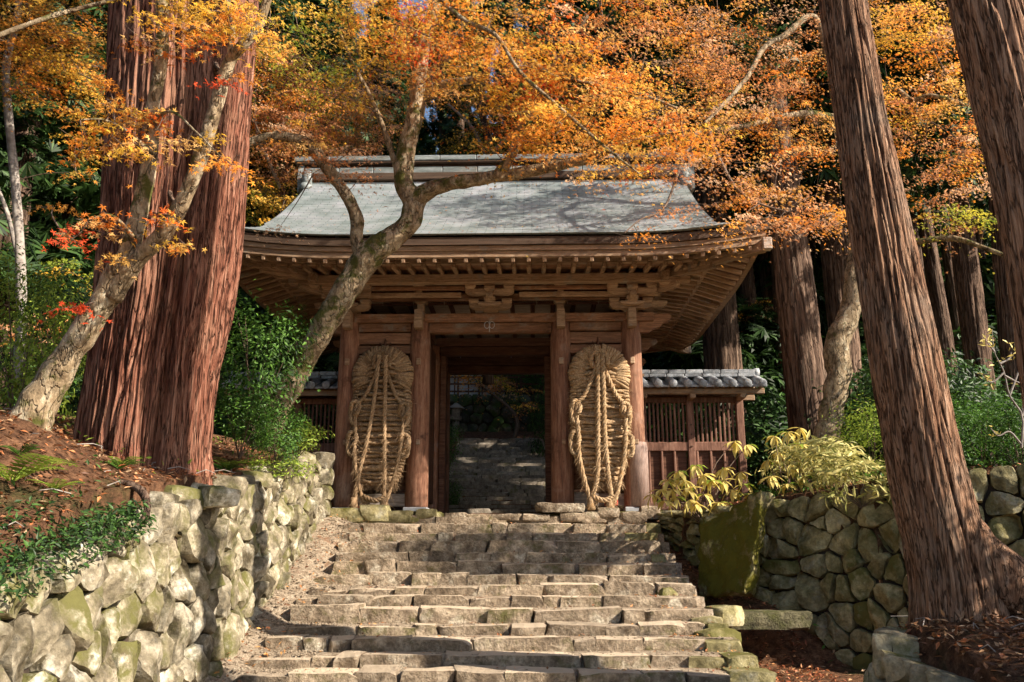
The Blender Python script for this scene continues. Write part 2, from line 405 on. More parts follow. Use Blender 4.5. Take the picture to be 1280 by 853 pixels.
RW = [(2.72, 16.5), (3.02, 14.7), (3.95, 13.4), (5.1, 11.9), (6.6, 11.2), (9.0, 10.6)]
def xr(y): return np.interp(y, [p[1] for p in RW[::-1]], [p[0] for p in RW[::-1]])
def yr(x): return np.interp(x, [p[0] for p in RW], [p[1] for p in RW])
def gz(x, y):
    x = np.asarray(x, float); y = np.asarray(y, float)
    q = np.stack([x * .35, y * .35, np.zeros_like(x)], -1)
    n = fbm(q, 3, 4); n2 = fbm(q * 5, 9, 3)
    hill = LAND + .30 * np.maximum(0, y - 22) - .22 * np.maximum(0, y - 60) + .10 * np.maximum(0, np.abs(x) - 7) * sstep(8, 30, y)
    path = sstep(2.6, 4.0, np.abs(x + .2))
    hill = hill + (.35 * n * sstep(18, 30, y)) * path + .05 * n2 * path
    # left bank
    dl = np.maximum(0, xl(np.clip(y, 2, 17)) - x)
    left = wtl(np.clip(y, 3, 16.6)) + .16 * np.minimum(dl, 6) + .62 * np.exp(-((x + 4.95) ** 2 / 1.0 + (y - 8.2) ** 2 / 2.5)) + .07 * n2 + .1 * n
    k = sstep(16.3, 17.6, y)
    left = left * (1 - k) + (LAND + .25 * sstep(0, 3, dl)) * k
    left = left * (1 - sstep(18, 24, y)) + hill * sstep(18, 24, y)
    # right terrace
    right = np.interp(x, [2.7, 4, 5.1, 7, 12, 30], [.66, .80, .98, 1.15, 1.6, 3.5]) + .05 * n2
    kr = sstep(18, 24, y); right = right * (1 - kr) + hill * kr
    # mound under the right cedar and the gully
    mound = np.where(y > 8.4, -.60 - .1 * (y - 8.4), -.58 - .17 * (8.4 - y)) + .13 * np.clip(x - 4.2, -2, 6) + .06 * n2
    mound = np.maximum(mound, -1.75 + .25 * np.clip(x - 2.5, 0, 8))
    gully = np.interp(y, [8, 12.6, 13.4, 14.6, 16.5], [-1.72, -1.5, -.85, -.35, .3]) + .05 * n2
    stairs = stair_z(y) - .30
    flat = np.full_like(x, SZ[-1] - .03) + .02 * n2
    mx = np.interp(y, [3, 7, 8.5, 9.5, 11.0], [2.5, 3.15, 3.05, 3.7, 6.0])
    inner = np.where((x < 2.62) , np.where(y < SY[-1], flat, stairs), gully)
    onm = sstep(.38, .52, x - mx) * (y < 10.9)
    inner = np.where(y < 10.9, inner * (1 - onm) + mound * onm, inner)
    isl = x < xl(np.clip(y, 2, 17)) - .42
    isr = (y > yr(np.clip(x, 2.72, 9)) + .58) & (x > 2.72) & (y > 10.6)
    front = np.where(isl, left, np.where(isr, right, inner))
    behind = np.where(x < -3.4, left, np.where(x > 2.8, right, hill * sstep(20, 22, y) + (LAND - .03) * (1 - sstep(20, 22, y))))
    z = np.where(y > 16.5, behind, front)
    return z
def gz1(x, y): return float(gz(np.array([x]), np.array([y]))[0])

def axis(dense, far):
    lo, hi, st = dense; a = list(np.arange(lo, hi, st)); s = st
    v = hi
    while v < far[1]: a.append(v); s *= 1.14; v += s
    v = lo; s = st; b = []
    while v > far[0]: s *= 1.14; v -= s; b.append(v)
    return np.array(b[::-1] + a)
gx = axis((-8, 9, .11), (-700, 700)); gy = axis((2.5, 19, .11), (-500, 900))
GX, GY = np.meshgrid(gx, gy); GZ = gz(GX, GY)
V = np.stack([GX, GY, GZ], -1).reshape(-1, 3)
nx, ny = len(gx), len(gy)
i = np.arange(ny - 1)[:, None] * nx + np.arange(nx - 1)[None]
F = np.stack([i, i + 1, i + nx + 1, i + nx], -1).reshape(-1, 4)
g = mk('ground', V, [F], m_litter); tag(g, kind='structure')

# ------------------------------------------------------------------ stones
def cube_sphere(n=5):
    V = []; F = []; idx = {}
    def vid(p):
        k = tuple(np.round(p, 5))
        if k not in idx: idx[k] = len(V); V.append(p)
        return idx[k]
    l = np.linspace(-1, 1, n + 1)
    for ax in range(3):
        for sg in (-1, 1):
            for a in range(n):
                for b in range(n):
                    q = []
                    for (da, db) in ((0, 0), (1, 0), (1, 1), (0, 1)):
                        p = np.zeros(3); p[ax] = sg; p[(ax + 1) % 3] = l[a + da]; p[(ax + 2) % 3] = l[b + db]
                        q.append(vid(p))
                    F.append(q if sg > 0 else q[::-1])
    return np.array(V), np.array(F)
CS = cube_sphere(7)
def block_mesh(L, D, H, rnd=.3, amp=.03, seed=0, name='stone'):
    c, F = CS
    sph = c / np.linalg.norm(c, axis=1)[:, None]
    c = np.sign(c) * np.abs(c) ** .8; p = c * (1 - rnd) + sph * rnd * 1.25
    v = p * np.array((L, D, H)) / 2
    r = np.random.default_rng(seed)
    # skew and chips
    v[:, 0] += v[:, 2] * r.uniform(-.25, .25) + v[:, 1] * r.uniform(-.1, .1)
    for _ in range(6):
        nrm = r.normal(size=3); nrm /= np.linalg.norm(nrm)
        d = (v @ nrm); lim = np.max(d) * r.uniform(.86, .97); ex = np.maximum(0, d - lim); v -= ex[:, None] * nrm
    v += amp * np.stack([fbm(v * 5 + seed * 3.1, seed + k, 4) for k in range(3)], 1) * (1, 1, .7)
    me = mesh_data(name, v, [F], True); me.set_sharp_from_angle(angle=R(32)); return me

def voronoi(sites, box):
    """cells by clipping with the nearest bisectors"""
    out = []
    for k, s in enumerate(sites):
        poly = [np.array(p, float) for p in ((box[0], box[1]), (box[2], box[1]), (box[2], box[3]), (box[0], box[3]))]
        d = ((sites - s) ** 2).sum(1); near = np.argsort(d)[1:22]
        for j in near:
            m_ = (s + sites[j]) / 2; nn = sites[j] - s
            new = []
            for a in range(len(poly)):
                A, B = poly[a], poly[(a + 1) % len(poly)]
                da, db = (A - m_).dot(nn), (B - m_).dot(nn)
                if da <= 0: new.append(A)
                if da * db < 0: new.append(A + (B - A) * (da / (da - db)))
            poly = new
            if not poly: break
        out.append(np.array(poly) if len(poly) > 2 else None)
    return out

def stone_wall(root, length, hmax, place, su, sv, mat, seed, nmax=290, gap=.012, bulge=.07, ysc=1.0, rot=.5, back=None, drop=.0):
    """fitted field stones: place(u, v) -> point and outward normal"""
    r = np.random.default_rng(seed)
    nu = max(2, int(length / su)); nv = max(2, int(hmax / sv))
    sites = []
    for b in range(nv):
        for a in range(nu):
            sites.append(((a + .5 + (.5 if b % 2 else 0) * .8 + r.uniform(-rot, rot)) * length / nu * .97, (b + .5 + r.uniform(-rot, rot) * .8) * hmax / nv))
    sites = [q for q in sites if r.random() > drop]
    s = np.array(sites) * (1, ysc)
    cells = voronoi(s, (0, 0, length, hmax * ysc))
    for ci, c in enumerate(cells):
        if c is None or len(c) < 3: continue
        c = c / (1, ysc)
        cen = c.mean(0)
        for _ in range(2):
            nx_ = np.roll(c, -1, 0); c = np.stack([c * .87 + nx_ * .13, c * .13 + nx_ * .87], 1).reshape(-1, 2)
        # resample the outline
        d = np.linalg.norm(np.roll(c, -1, 0) - c, axis=1); cum = np.concatenate([[0], np.cumsum(d)])
        t = np.linspace(0, cum[-1], 23)[:-1]; cc = np.vstack([c, c[:1]])
        o = np.stack([np.interp(t, cum, cc[:, 0]), np.interp(t, cum, cc[:, 1])], 1)
        size = math.sqrt(abs(np.sum(o[:, 0] * np.roll(o[:, 1], -1) - np.roll(o[:, 0], -1) * o[:, 1]) / 2))
        if size < .07: continue
        sc = 1 - gap / size * 2
        bl = bulge * r.uniform(.5, 1.5); tu, tv = r.normal(0, .12, 2); out_ = r.uniform(-.035, .035)
        pl = [(r.uniform(-.5, .5), r.uniform(-.5, .5), r.uniform(.2, .9)) for _ in range(6)]
        rows = []
        for (w, s_) in ((-.34, .82), (-.12, 1.0), (-.04, 1.0), (.2, .95), (.65, .84), (.85, .62), (1.0, .4), (1.0, .18)):
            q = cen + (o - cen) * sc * s_
            ww = np.full(22, w if w < 0 else w * bl) + out_
            if w >= 0:
                for (a_, b_, k_) in pl: ww = np.minimum(ww, bl * k_ + out_ + a_ * (q[:, 0] - cen[0]) + b_ * (q[:, 1] - cen[1]))
            if w > -.3: ww = ww + tu * (q[:, 0] - cen[0]) + tv * (q[:, 1] - cen[1])
            rows.append((q, ww))
        rows.append((cen[None], np.array([rows[-1][1].mean()])))
        P = []
        for q, ww in rows:
            for (u_, v_), w_ in zip(q, ww):
                p, nn = place(u_, v_); P.append(np.asarray(p) + np.asarray(nn) * w_)
        P = np.array(P)
        nz_ = np.stack([fbm(P * 5, seed + k + ci, 3) for k in range(3)], 1) * .045 + np.stack([fbm(P * 11, seed + k + ci + 9, 3) for k in range(3)], 1) * .024; nz_[:44] *= .3; P += nz_
        F = []
        for k in range(7):
            a = np.arange(22); b = (a + 1) % 22; F.append(np.stack([k * 22 + a, k * 22 + b, k * 22 + 22 + b, k * 22 + 22 + a], 1))
        F = np.concatenate(F)
        a = np.arange(22); T_ = np.stack([154 + a, 154 + (a + 1) % 22, np.full(22, 176)], 1)
        cenP = P.mean(0)
        ob = mk('stone', P - cenP, [F, T_], mat, root); ob.data.set_sharp_from_angle(angle=R(38)); ob.location = Vector(cenP) - root.location
    if back:
        us = np.linspace(0, length, 50); vs = (0, hmax * .97)
        PV = []
        for v_ in vs:
            for u_ in us:
                p, nn = place(u_, v_); PV.append(np.asarray(p) - np.asarray(nn) * .13 - np.array(root.location))
        a = np.arange(49); mk('backing', PV, [np.stack([a, a + 1, a + 51, a + 50], 1)], back, root)

m_stoneS = M('small pale stone', [(.25, (.13, .10, .055)), (.5, (.34, .28, .17)), (.75, (.52, .45, .30))], ns=4, bump=.8, bd=.04, fine=.7, cracks=6, moss=((.10, .09, .02), 2.6, .62, .78), mossvar=.15, rnd=.3)
m_gap = M('dark earth', [(.3, (.02, .014, .01)), (.7, (.06, .04, .025))], ns=6, bump=.5)

# left retaining wall
lw = empty('retaining_wall', (-3.2, 10, 0)); tag(lw, 'tall sunlit retaining wall of upright mossy field stones left of the steps', 'stone wall')
def place_l(u, v, hm=2.2):
    y = 4.2 + u; b = stair_z(min(y, 16.4)) - .25; t = wtl(y)
    z = b + v / hm * (t - b); x = xl(y) - .10 * (z - b) - .0
    n = np.array((math.cos(.10), 0, .08)); dx = (xl(y + .1) - xl(y - .1)) / .2
    n = np.array((1.0, -dx, .1)); return np.array((x, y, z)), n / np.linalg.norm(n)
stone_wall(lw, 12.35, 2.2, place_l, .31, .33, m_stoneL, 11, back=m_gap, bulge=.12, ysc=.75, rot=.5, gap=.008, drop=.10)
# end of the left wall, facing the gate front
for k in range(7):
    y = 16.45 + (k % 2) * .12; z = LAND + .05 + .28 * (k // 2) + .1; x = -3.55 - .33 * (k % 2)
    o = link('stone', block_mesh(.42, .4, .32, .5, .04, 900 + k), m_stoneL, lw); o.location = Vector((x, y, z)) - lw.location
# capping stones along the left wall top
r = np.random.default_rng(5)
for k in range(4, 16):
    y = 6.5 + k * .62 + r.uniform(-.15, .15); z = wtl(y) + .03
    o = link('stone', block_mesh(r.uniform(.3, .5), r.uniform(.35, .55), r.uniform(.18, .28), .35, .05, 300 + k), m_stoneL, lw)
    o.location = Vector((xl(y) - .42 + r.uniform(-.12, .08), y, z - .06)) - lw.location; o.rotation_euler = (r.uniform(-.15, .15), r.uniform(-.2, .2), r.uniform(0, 3))

# right retaining wall following its bends
def polyline(pts):
    P = np.array(pts, float); d = np.linalg.norm(np.diff(P, axis=0), axis=1); cum = np.concatenate([[0], np.cumsum(d)])
    def f(u):
        u = min(max(u, 0), cum[-1] - 1e-6); k = int(np.searchsorted(cum, u, 'right') - 1); k = min(k, len(d) - 1)
        t = (u - cum[k]) / d[k]; p = P[k] + (P[k + 1] - P[k]) * t
        ws = []
        for j in range(len(d)):
            m_ = (cum[j] + cum[j + 1]) / 2; ws.append(math.exp(-((u - np.clip(u, cum[j], cum[j + 1])) / .12) ** 2))
        ws = np.array(ws); dr = ((P[1:] - P[:-1]) / d[:, None] * ws[:, None]).sum(0); dr /= np.linalg.norm(dr)
        return p, np.array((dr[1], -dr[0]))
    return f, cum[-1]
fR, LR = polyline([(2.70, 16.5), (3.02, 14.7), (3.95, 13.4), (5.1, 11.9), (6.6, 11.2), (8.6, 10.7)])
rw = empty('retaining_wall', (4, 13, 0)); tag(rw, 'shaded mossy wall of rounded field stones behind the gully right of the steps', 'stone wall')
def place_r(u, v, hm=2.4):
    p, n = fR(u)
    n = -n if n[1] > 0 or (abs(n[1]) < .3 and n[0] > 0) else n
    t = np.interp(p[0], [2.7, 4, 5.1, 7, 9], [.68, .82, 1.0, 1.2, 1.4])
    b = np.interp(p[1], [11.9, 13.4, 14.7, 16.5], [-1.65, -1.5, -.6, .3]); b = min(b, t - .5)
    z = b + v / hm * (t - b)
    bat = .14 * (z - b)
    return np.array((p[0] - n[0] * bat, p[1] - n[1] * bat, z)), np.array((n[0], n[1], .12)) / np.linalg.norm((n[0], n[1], .12))
stone_wall(rw, LR, 2.4, place_r, .34, .27, m_stoneR, 23, back=m_gap, bulge=.12, rot=.5, drop=.14)
r = np.random.default_rng(8)
# low wall in front of the cedar mound
fS, LS = polyline([(4.4, 9.35), (3.45, 8.95), (3.05, 8.3), (3.12, 7.3), (3.0, 6.2)])
sw = empty('retaining_wall', (3.1, 8, -1)); tag(sw, 'low broken wall of small pale stones holding up the leaf litter below the right cedar', 'stone wall')
def place_s(u, v, hm=1.1):
    p, n = fS(u)
    n = -n if (n[0] * -1 + n[1] * .3) < 0 else n
    t = gz1(p[0] + .5, p[1]) + .02; b = t - 1.1; z = b + v / hm * (t - b); bat = .18 * (z - b)
    return np.array((p[0] - n[0] * bat, p[1] - n[1] * bat, z)), np.array((n[0], n[1], .15)) / np.linalg.norm((n[0], n[1], .15))
stone_wall(sw, LS, 1.1, place_s, .24, .19, m_stoneS, 31, back=m_gap, bulge=.09, gap=.01)

# leaning mossy slab set into the right wall
c, Fq = cube_sphere(30)
sph = c / np.linalg.norm(c, axis=1)[:, None]
v = (c * .93 + sph * .09)
# outline: u across, v up
def slab_pt(a, b, w):
    lo_l = at(884, 752, 14.0); lo_r = at(948, 738, 13.05); up_l = at(886, 652, 14.35); up_r = at(968, 622, 13.35)
    lo = lo_l * (1 - a) + lo_r * a; up = up_l * (1 - a) + up_r * a
    p = lo * (1 - b) + up * b
    return p + np.array((-.62, -.75, .1)) * w
P = np.array([slab_pt((x + 1) / 2, (z + 1) / 2, .16 * (1 - y) + .05) for x, y, z in v])
P += .22 * np.stack([fbm(P * 1.3, 70 + k, 5) for k in range(3)], 1) + .05 * np.stack([fbm(P * 6, 90 + k, 4) for k in range(3)], 1)
cen = P.mean(0); sl = mk('mossy_slab', P - cen, [Fq], m_slab); sl.location = cen
tag(sl, 'large flat green mossy slab leaning in the wall right of the steps', 'boulder')
# long lintel stone bridging the gully and boulders beside the steps
m_gully = M('dark gully stone', [(.3, (.05, .045, .025)), (.5, (.13, .115, .06)), (.7, (.26, .23, .13))], ns=5, bump=1.0, bd=.05, fine=.9, moss=((.07, .07, .018), 4, .52, .7), rnd=.1)  # darker mossy tone, used for the long stone
def boulder(loc, L, D, H, mat, seed, label, group=None, rz=0.0, name='boulder', rnd=.45, amp=.05):
    o = link(name, block_mesh(L, D, H, rnd, amp, seed, name), mat, None, loc, (0, 0, rz)); tag(o, label, 'boulder', group); return o
p = at(905, 775, 12.5); boulder((3.35, 12.55, p[2]), 1.4, .44, .22, m_gully, 41, 'long flat mossy stone bridging the dark gully under the leaning slab', rz=-.05, rnd=.15)
for k, (px, py, Y, L, H, lab) in enumerate([(880, 788, 11.9, .45, .34, 'rounded mossy boulder at the right end of the steps beside the gully'),
                                       (893, 806, 11.3, .48, .34, 'dark boulder at the right end of the steps in front of a rounded mossy one'),
                                       (832, 745, 13.1, .38, .26, 'small flat stone among fallen leaves at the right edge of the steps'),
                                       (905, 770, 12.2, .42, .25, 'tilted mossy stone lying against the long stone over the gully')]):
    boulder(at(px, py, Y), L, .42, H, m_stoneR, 50 + k, lab, rz=.2 * k)
for k, (px, py, Y, L, H, lab) in enumerate([(108, 662, 8.3, .62, .30, 'flat grey stone half sunk in the left bank beside the curved root'),
                                       (165, 664, 8.6, .34, .14, 'small pale slab behind the curved root on the left bank'),
                                       (272, 622, 9.6, .36, .22, 'dark wedge of stone right of the big red cedar foot'),
                                       ]):
    boulder(at(px, py, Y), L, .4, H, m_stoneL, 60 + k, lab, rz=.4 * k)

# ------------------------------------------------------------------ the front steps
fs = empty('stone_stairs', (0, 13, 0)); tag(fs, kind='structure')
r = np.random.default_rng(17)
cnt = 0
for i, (Y, z) in enumerate(ST):
    dz = (z - ST[i + 1][1]) if i + 1 < len(ST) else .15
    x0 = -2.95 + r.uniform(-.2, .2); x1 = 2.55 + r.uniform(-.1, .1)
    if i > 9: x1 = 2.62 + .03 * (i - 9)
    x = x0; tilt = r.uniform(-.03, .03)
    while x < x1 - .15:
        w = min(r.choice([.26, .42, .56, .72, .9, 1.15], p=[.12, .2, .24, .22, .14, .08]), x1 - x)
        if x1 - x - w < .2: w = x1 - x
        mid = x + w / 2
        bow = .06 * math.sin(mid * 1.3 + i * 1.7)
        H = dz + .10 + r.uniform(0, .05); D = r.uniform(.34, .46)
        sunk = .02 * sstep(-2.2, -2.9, mid) + (r.uniform(-.01, .03) if mid < -2.0 else 0)
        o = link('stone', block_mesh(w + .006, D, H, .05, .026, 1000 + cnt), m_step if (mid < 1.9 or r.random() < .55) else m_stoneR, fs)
        o.location = (mid, Y + D / 2 + bow + r.uniform(-.045, .045) - 13, z - H / 2 + r.uniform(-.022, .012) + tilt * mid * .5 - sunk)
        o.rotation_euler = (r.uniform(-.05, .05), r.uniform(-.035, .035), r.uniform(-.06, .06)); cnt += 1
        x += w + .006
# earth lying on the treads, sloping at the left edge
xs = np.linspace(-3.75, 2.62, 90); ys = []
for i, (Y, z) in enumerate(ST):
    ys += [Y + .10, Y + .16, Y + .30, Y + .45]
ys = np.array(sorted(ys + [16.9, 17.3, 18, 21.5])); XX, YY = np.meshgrid(xs, ys)
idx = np.clip(np.searchsorted(-SY, -YY + .12), 0, len(SY) - 1)
prof = SZ[idx]
lin = np.interp(YY, SY[::-1], SZ[::-1])
e = sstep(-2.75, -3.25, XX)
ZZ = (prof - .018) * (1 - e) + (lin + .0) * e + .016 * fbm(np.stack([XX * 2, YY * 2, XX * 0], -1), 5, 4)
Vv = np.stack([XX, YY, ZZ], -1).reshape(-1, 3); nx_ = len(xs)
a = np.arange(len(ys) - 1)[:, None] * nx_ + np.arange(nx_ - 1)[None]
tag(mk('step_earth', Vv, [np.stack([a, a + 1, a + nx_ + 1, a + nx_], -1).reshape(-1, 4)], m_dirt), kind='structure')
Vv = np.array([(x_, y_, SZ[-1] + .012 * vnoise(np.array([[x_ * 2, y_ * 2, 0]]))[0]) for y_ in np.linspace(-3, SY[-1] + .2, 40) for x_ in np.linspace(-3.9, 2.6, 30)])
a = np.arange(39)[:, None] * 30 + np.arange(29)[None]
tag(mk('path', Vv, [np.stack([a, a + 1, a + 31, a + 30], -1).reshape(-1, 4)], m_dirt), kind='structure')

# small gravel on the trodden earth
gr = np.random.default_rng(77); n = 5200; x = np.concatenate([gr.uniform(-3.3, -2.2, n // 2), gr.uniform(-3.2, 2.5, n - n // 2)]); y = gr.uniform(8.2, 16.6, n)
idx = np.clip(np.searchsorted(-SY, -y + .12), 0, len(SY) - 1); e_ = sstep(-2.75, -3.25, x); z = (SZ[idx] - .012) * (1 - e_) + (stair_z(y) + .01) * e_
V8 = np.array([(1, 0, 0), (-1, 0, 0), (0, 1, 0), (0, -1, 0), (0, 0, .7), (0, 0, -.7)], float); F8 = [np.array([(0, 2, 4), (2, 1, 4), (1, 3, 4), (3, 0, 4), (2, 0, 5), (1, 2, 5), (3, 1, 5), (0, 3, 5)])]
I3 = np.tile(np.eye(3), (n, 1, 1)); V_, F_ = scatter(V8, F8, np.stack([x, y, z], 1), I3, gr.uniform(.006, .024, n))
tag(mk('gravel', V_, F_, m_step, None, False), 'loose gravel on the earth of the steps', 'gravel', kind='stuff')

# ------------------------------------------------------------------ steps climbing behind the gate
bs = empty('rear_stone_stairs', (0, 22, LAND)); tag(bs, kind='structure')
NB = 27; YB0, YB1 = 21.9, 33.2; ZB1 = at(617, 548, YB1)[2]
m_rear = M('dim step stone', [(.25, (.12, .10, .08)), (.5, (.26, .22, .17)), (.75, (.42, .37, .30))], ns=4, bump=.6, bd=.03, fine=.6, rnd=.3, moss=(MOSS, 2.5, .62, .78), lit_dust=(.42, .38, .31))
shared = [block_mesh(1, .5, .17, .05, .012, 2000 + k) for k in range(8)]
for k in range(NB):
    Y = YB0 + (YB1 - YB0) * k / (NB - 1); z = LAND + .05 + (ZB1 - LAND - .05) * k / (NB - 1)
    xa, xb = -2.0 - .0 * k, 1.75; x = xa
    while x < xb:
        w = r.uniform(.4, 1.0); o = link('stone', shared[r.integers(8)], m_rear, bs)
        o.location = (x + w / 2, Y + .2 - 22 + r.uniform(-.05, .05), z - .1 - LAND + r.uniform(-.012, .012)); o.scale = (w, 1.1, 1.0); o.rotation_euler = (0, r.uniform(-.04, .04), r.uniform(-.06, .06)); x += w
a = np.linspace(0, 1, 2); P = [(-2.4, YB0 + .15, LAND - .12), (2.2, YB0 + .15, LAND - .12), (2.2, YB1 + .15, ZB1 - .14), (-2.4, YB1 + .15, ZB1 - .14), (2.2, YB1 + 3, ZB1 - .02), (-2.4, YB1 + 3, ZB1 - .02)]
tag(mk('rear_slope', P, [np.array([(0, 1, 2, 3), (3, 2, 4, 5)])], m_gap, None, False), kind='structure')
# dark wall above them
bw = empty('retaining_wall', (0, 35.5, ZB1)); tag(bw, 'dark mossy stone wall seen through the gate above the rear steps', 'stone wall')
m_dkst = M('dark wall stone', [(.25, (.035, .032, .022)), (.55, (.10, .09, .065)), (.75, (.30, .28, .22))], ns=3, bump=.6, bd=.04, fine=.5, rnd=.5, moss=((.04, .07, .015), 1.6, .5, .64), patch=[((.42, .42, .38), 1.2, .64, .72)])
def place_b(u, v): return np.array((-5 + u, 35.8, ZB1 - .4 + v * 1.0)), np.array((0, -1.0, .1))
ZB2 = at(600, 492, 35.8)[2]
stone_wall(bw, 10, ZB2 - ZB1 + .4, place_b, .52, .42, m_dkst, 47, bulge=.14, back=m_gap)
# railing and pale building beyond
rl = empty('wooden_railing', (-.5, 37, ZB2)); tag(rl, 'thin dark wooden railing on top of the wall seen through the gate', 'railing')
for k in range(9):
    MB().box((-3.6 + k * .9, 0, .45), (.09, .09, 1.0)).build('post', m_dark_w, rl, False)
for h in (.3, .62, .92): MB().box((0, 0, h), (7.6, .06, .07)).build('rail', m_dark_w, rl, False)
pb = empty('pale_building', (-3.6, 40, ZB2 - .5)); tag(pb, 'white walled building glimpsed beyond the railing through the gate', 'building')
MB().box((0, 1, 1.25), (6.5, 1.5, 2.5)).build('wall', m_white, pb, False)
for k in range(10): MB().box((-2.9 + k * .64, .22, 1.3), (.06, .05, 2.2)).build('batten', m_dark_w, pb, False)
mb = MB(); mb.add([(-3.6, -.4, 2.3), (3.6, -.4, 2.3), (3.6, 1, 3.3), (-3.6, 1, 3.3), (3.6, 2.4, 2.3), (-3.6, 2.4, 2.3)], [[(0, 1, 2, 3), (3, 2, 4, 5)]]); mb.build('roof', m_tile, pb, False)
# stone lantern post beside the rear steps
sl2 = empty('stone_lantern', (-2.15, 33.5, ZB1 - .1)); tag(sl2, 'small stone lantern at the top left of the rear steps seen through the gate', 'lantern')
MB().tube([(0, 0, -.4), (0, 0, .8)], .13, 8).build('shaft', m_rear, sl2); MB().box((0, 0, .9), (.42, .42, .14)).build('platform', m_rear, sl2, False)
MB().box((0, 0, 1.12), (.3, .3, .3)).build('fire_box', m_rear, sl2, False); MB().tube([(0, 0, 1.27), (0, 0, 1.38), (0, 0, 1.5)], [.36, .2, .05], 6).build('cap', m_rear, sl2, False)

# ------------------------------------------------------------------ the gate
GATE = empty('temple_gate', (-.445, 17.2, LAND), R(-1.5))
tag(GATE, 'old wooden temple gate with a wide copper roof above the steps', 'gate')
_cache = {}
def timber(L, w, h, ch=.012):
    """a chamfered timber along x"""
    k = (round(L, 2), round(w, 3), round(h, 3))
    if k in _cache: return _cache[k]
    bm = bmesh.new(); bmesh.ops.create_cube(bm, size=1)
    bmesh.ops.scale(bm, vec=(L, w, h), verts=bm.verts)
    c_ = min(ch, w * .2, h * .2)
    bmesh.ops.bevel(bm, geom=bm.edges[:], offset=c_, segments=1, affect='EDGES')
    me = bpy.data.meshes.new('timber'); bm.to_mesh(me); bm.free(); _cache[k] = me; return me
def beam(name, p0, p1, w, h, mat, parent, label=None):
    p0, p1 = Vector(p0), Vector(p1); d = p1 - p0
    key = timber(d.length, w, h); me = key
    if len(me.materials) == 0: me.materials.append(mat)
    elif me.materials[0] != mat:
        k2 = (me.name, mat.name)
        if k2 not in _cache: m2 = me.copy(); m2.materials.clear(); m2.materials.append(mat); _cache[k2] = m2
        me = _cache[k2]
    o = bpy.data.objects.new(name, me); COL.objects.link(o); o.parent = parent
    o.location = (p0 + p1) / 2
    yaw = math.atan2(d.y, d.x); pitch = -math.atan2(d.z, math.hypot(d.x, d.y))
    o.rotation_euler = (0, pitch, yaw)
    if label: o['label'] = label
    return o
def blk(name, c, d, mat, parent): return beam(name, (c[0] - d[0] / 2, c[1], c[2]), (c[0] + d[0] / 2, c[1], c[2]), d[1], d[2], mat, parent)

m_clad = wood('grey cladding', (.20, .13, .10), (.30, .21, .17), (.38, .29, .25), axis=2)
PX = (-2.82, -1.40, 1.42, 2.82); PY = (0, 2.1, 4.2)
def lathe(prof, seg=20):
    mb = MB(); mb.tube([(0, 0, z) for z, _ in prof], [q for _, q in prof], seg); return mb.data('lathe')
pil = lathe([(0, .215), (.06, .222), (1.8, .215), (3.3, .205), (3.66, .185), (3.68, .18)], 22); pil.materials.append(m_pillar)
base_me = timber(.52, .52, .12)
for ix, x in enumerate(PX):
    for iy, y in enumerate(PY):
        o = link('pillar', pil, None, GATE, (x, y, .17)); o.rotation_euler = (0, 0, ix * 1.3 + iy * 2)
        if iy == 0 and ix == 3: o['label'] = 'sunlit right corner pillar with a grey weathered foot'
        blk('pillar_base', (x, y, .135), (.46, .46, .10), m_metal if iy == 0 else m_dark_w, GATE)
        st = link('plinth_stone', block_mesh(.78 if abs(x) < 2 else .6, .62, .26, .22, .03, 700 + ix * 3 + iy), m_stoneR, GATE, (x + (.12 if x < 0 else -.05), y - .02, -.03))
        # pegs / nosing at the tops
        if iy == 0:
            blk('peg', (x, -.215, 3.02), (.09, .05, .13), m_pale_w, GATE); blk('peg', (x + .03, -.225, 1.42), (.075, .05, .1), m_pale_w, GATE)
# grey weathered half-round patch on the right pillar foot
mb = MB(); mb.tube([(2.86, -.03, .2), (2.86, -.03, 1.30), (2.86, -.03, 1.42)], [.225, .218, .20], 18); mb.build('foot_cladding', m_clad, GATE)['label'] = 'grey weathered cladding round the right pillar foot'
# beams of each row
for iy, y in enumerate(PY):
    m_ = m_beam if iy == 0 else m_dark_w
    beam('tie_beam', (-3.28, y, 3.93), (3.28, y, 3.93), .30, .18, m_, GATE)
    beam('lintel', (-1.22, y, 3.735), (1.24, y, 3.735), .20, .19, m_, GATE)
    for s in (-1, 1):
        xa, xb = (1.60, 2.64) if s > 0 else (-2.64, -1.58)
        beam('lintel', (xa, y, 3.75), (xb, y, 3.75), .20, .17, m_, GATE)
        if iy == 0:
            beam('lintel', (xa, y + .02, 3.53), (xb, y + .02, 3.53), .15, .23, m_panel, GATE)
            beam('lintel', (xa, y, 3.29), (xb, y, 3.29), .19, .17, m_panel, GATE)
        # shaped nosing outside the corner pillar
        mb = MB(); pr = [(0, 4.0), (.62, 4.0), (.66, 3.93), (.60, 3.85), (.50, 3.83), (.42, 3.74), (.30, 3.70), (.2, 3.64), (0, 3.62)]
        n_ = len(pr); V_ = [(s * (2.99 + a), y - .08, b) for a, b in pr] + [(s * (2.99 + a), y + .08, b) for a, b in pr]
        ring = np.array([(k, (k + 1) % n_, (k + 1) % n_ + n_, k + n_) for k in range(n_)])
        mb.add(V_, [ring, np.array([tuple(range(n_))]), np.array([tuple(range(2 * n_ - 1, n_ - 1, -1))])]); mb.build('beam_nosing', m_beam, GATE, False)
# depth beams
for x in PX:
    beam('depth_beam', (x, -.22, 3.94), (x, 4.42, 3.94), .2, .165, m_beam, GATE)
    mb = MB(); mb.box((x, -.32, 3.84), (.16, .22, .34)); mb.box((x, -.43, 3.93), (.14, .06, .2)); mb.build('beam_nosing', m_pale_w, GATE, False)
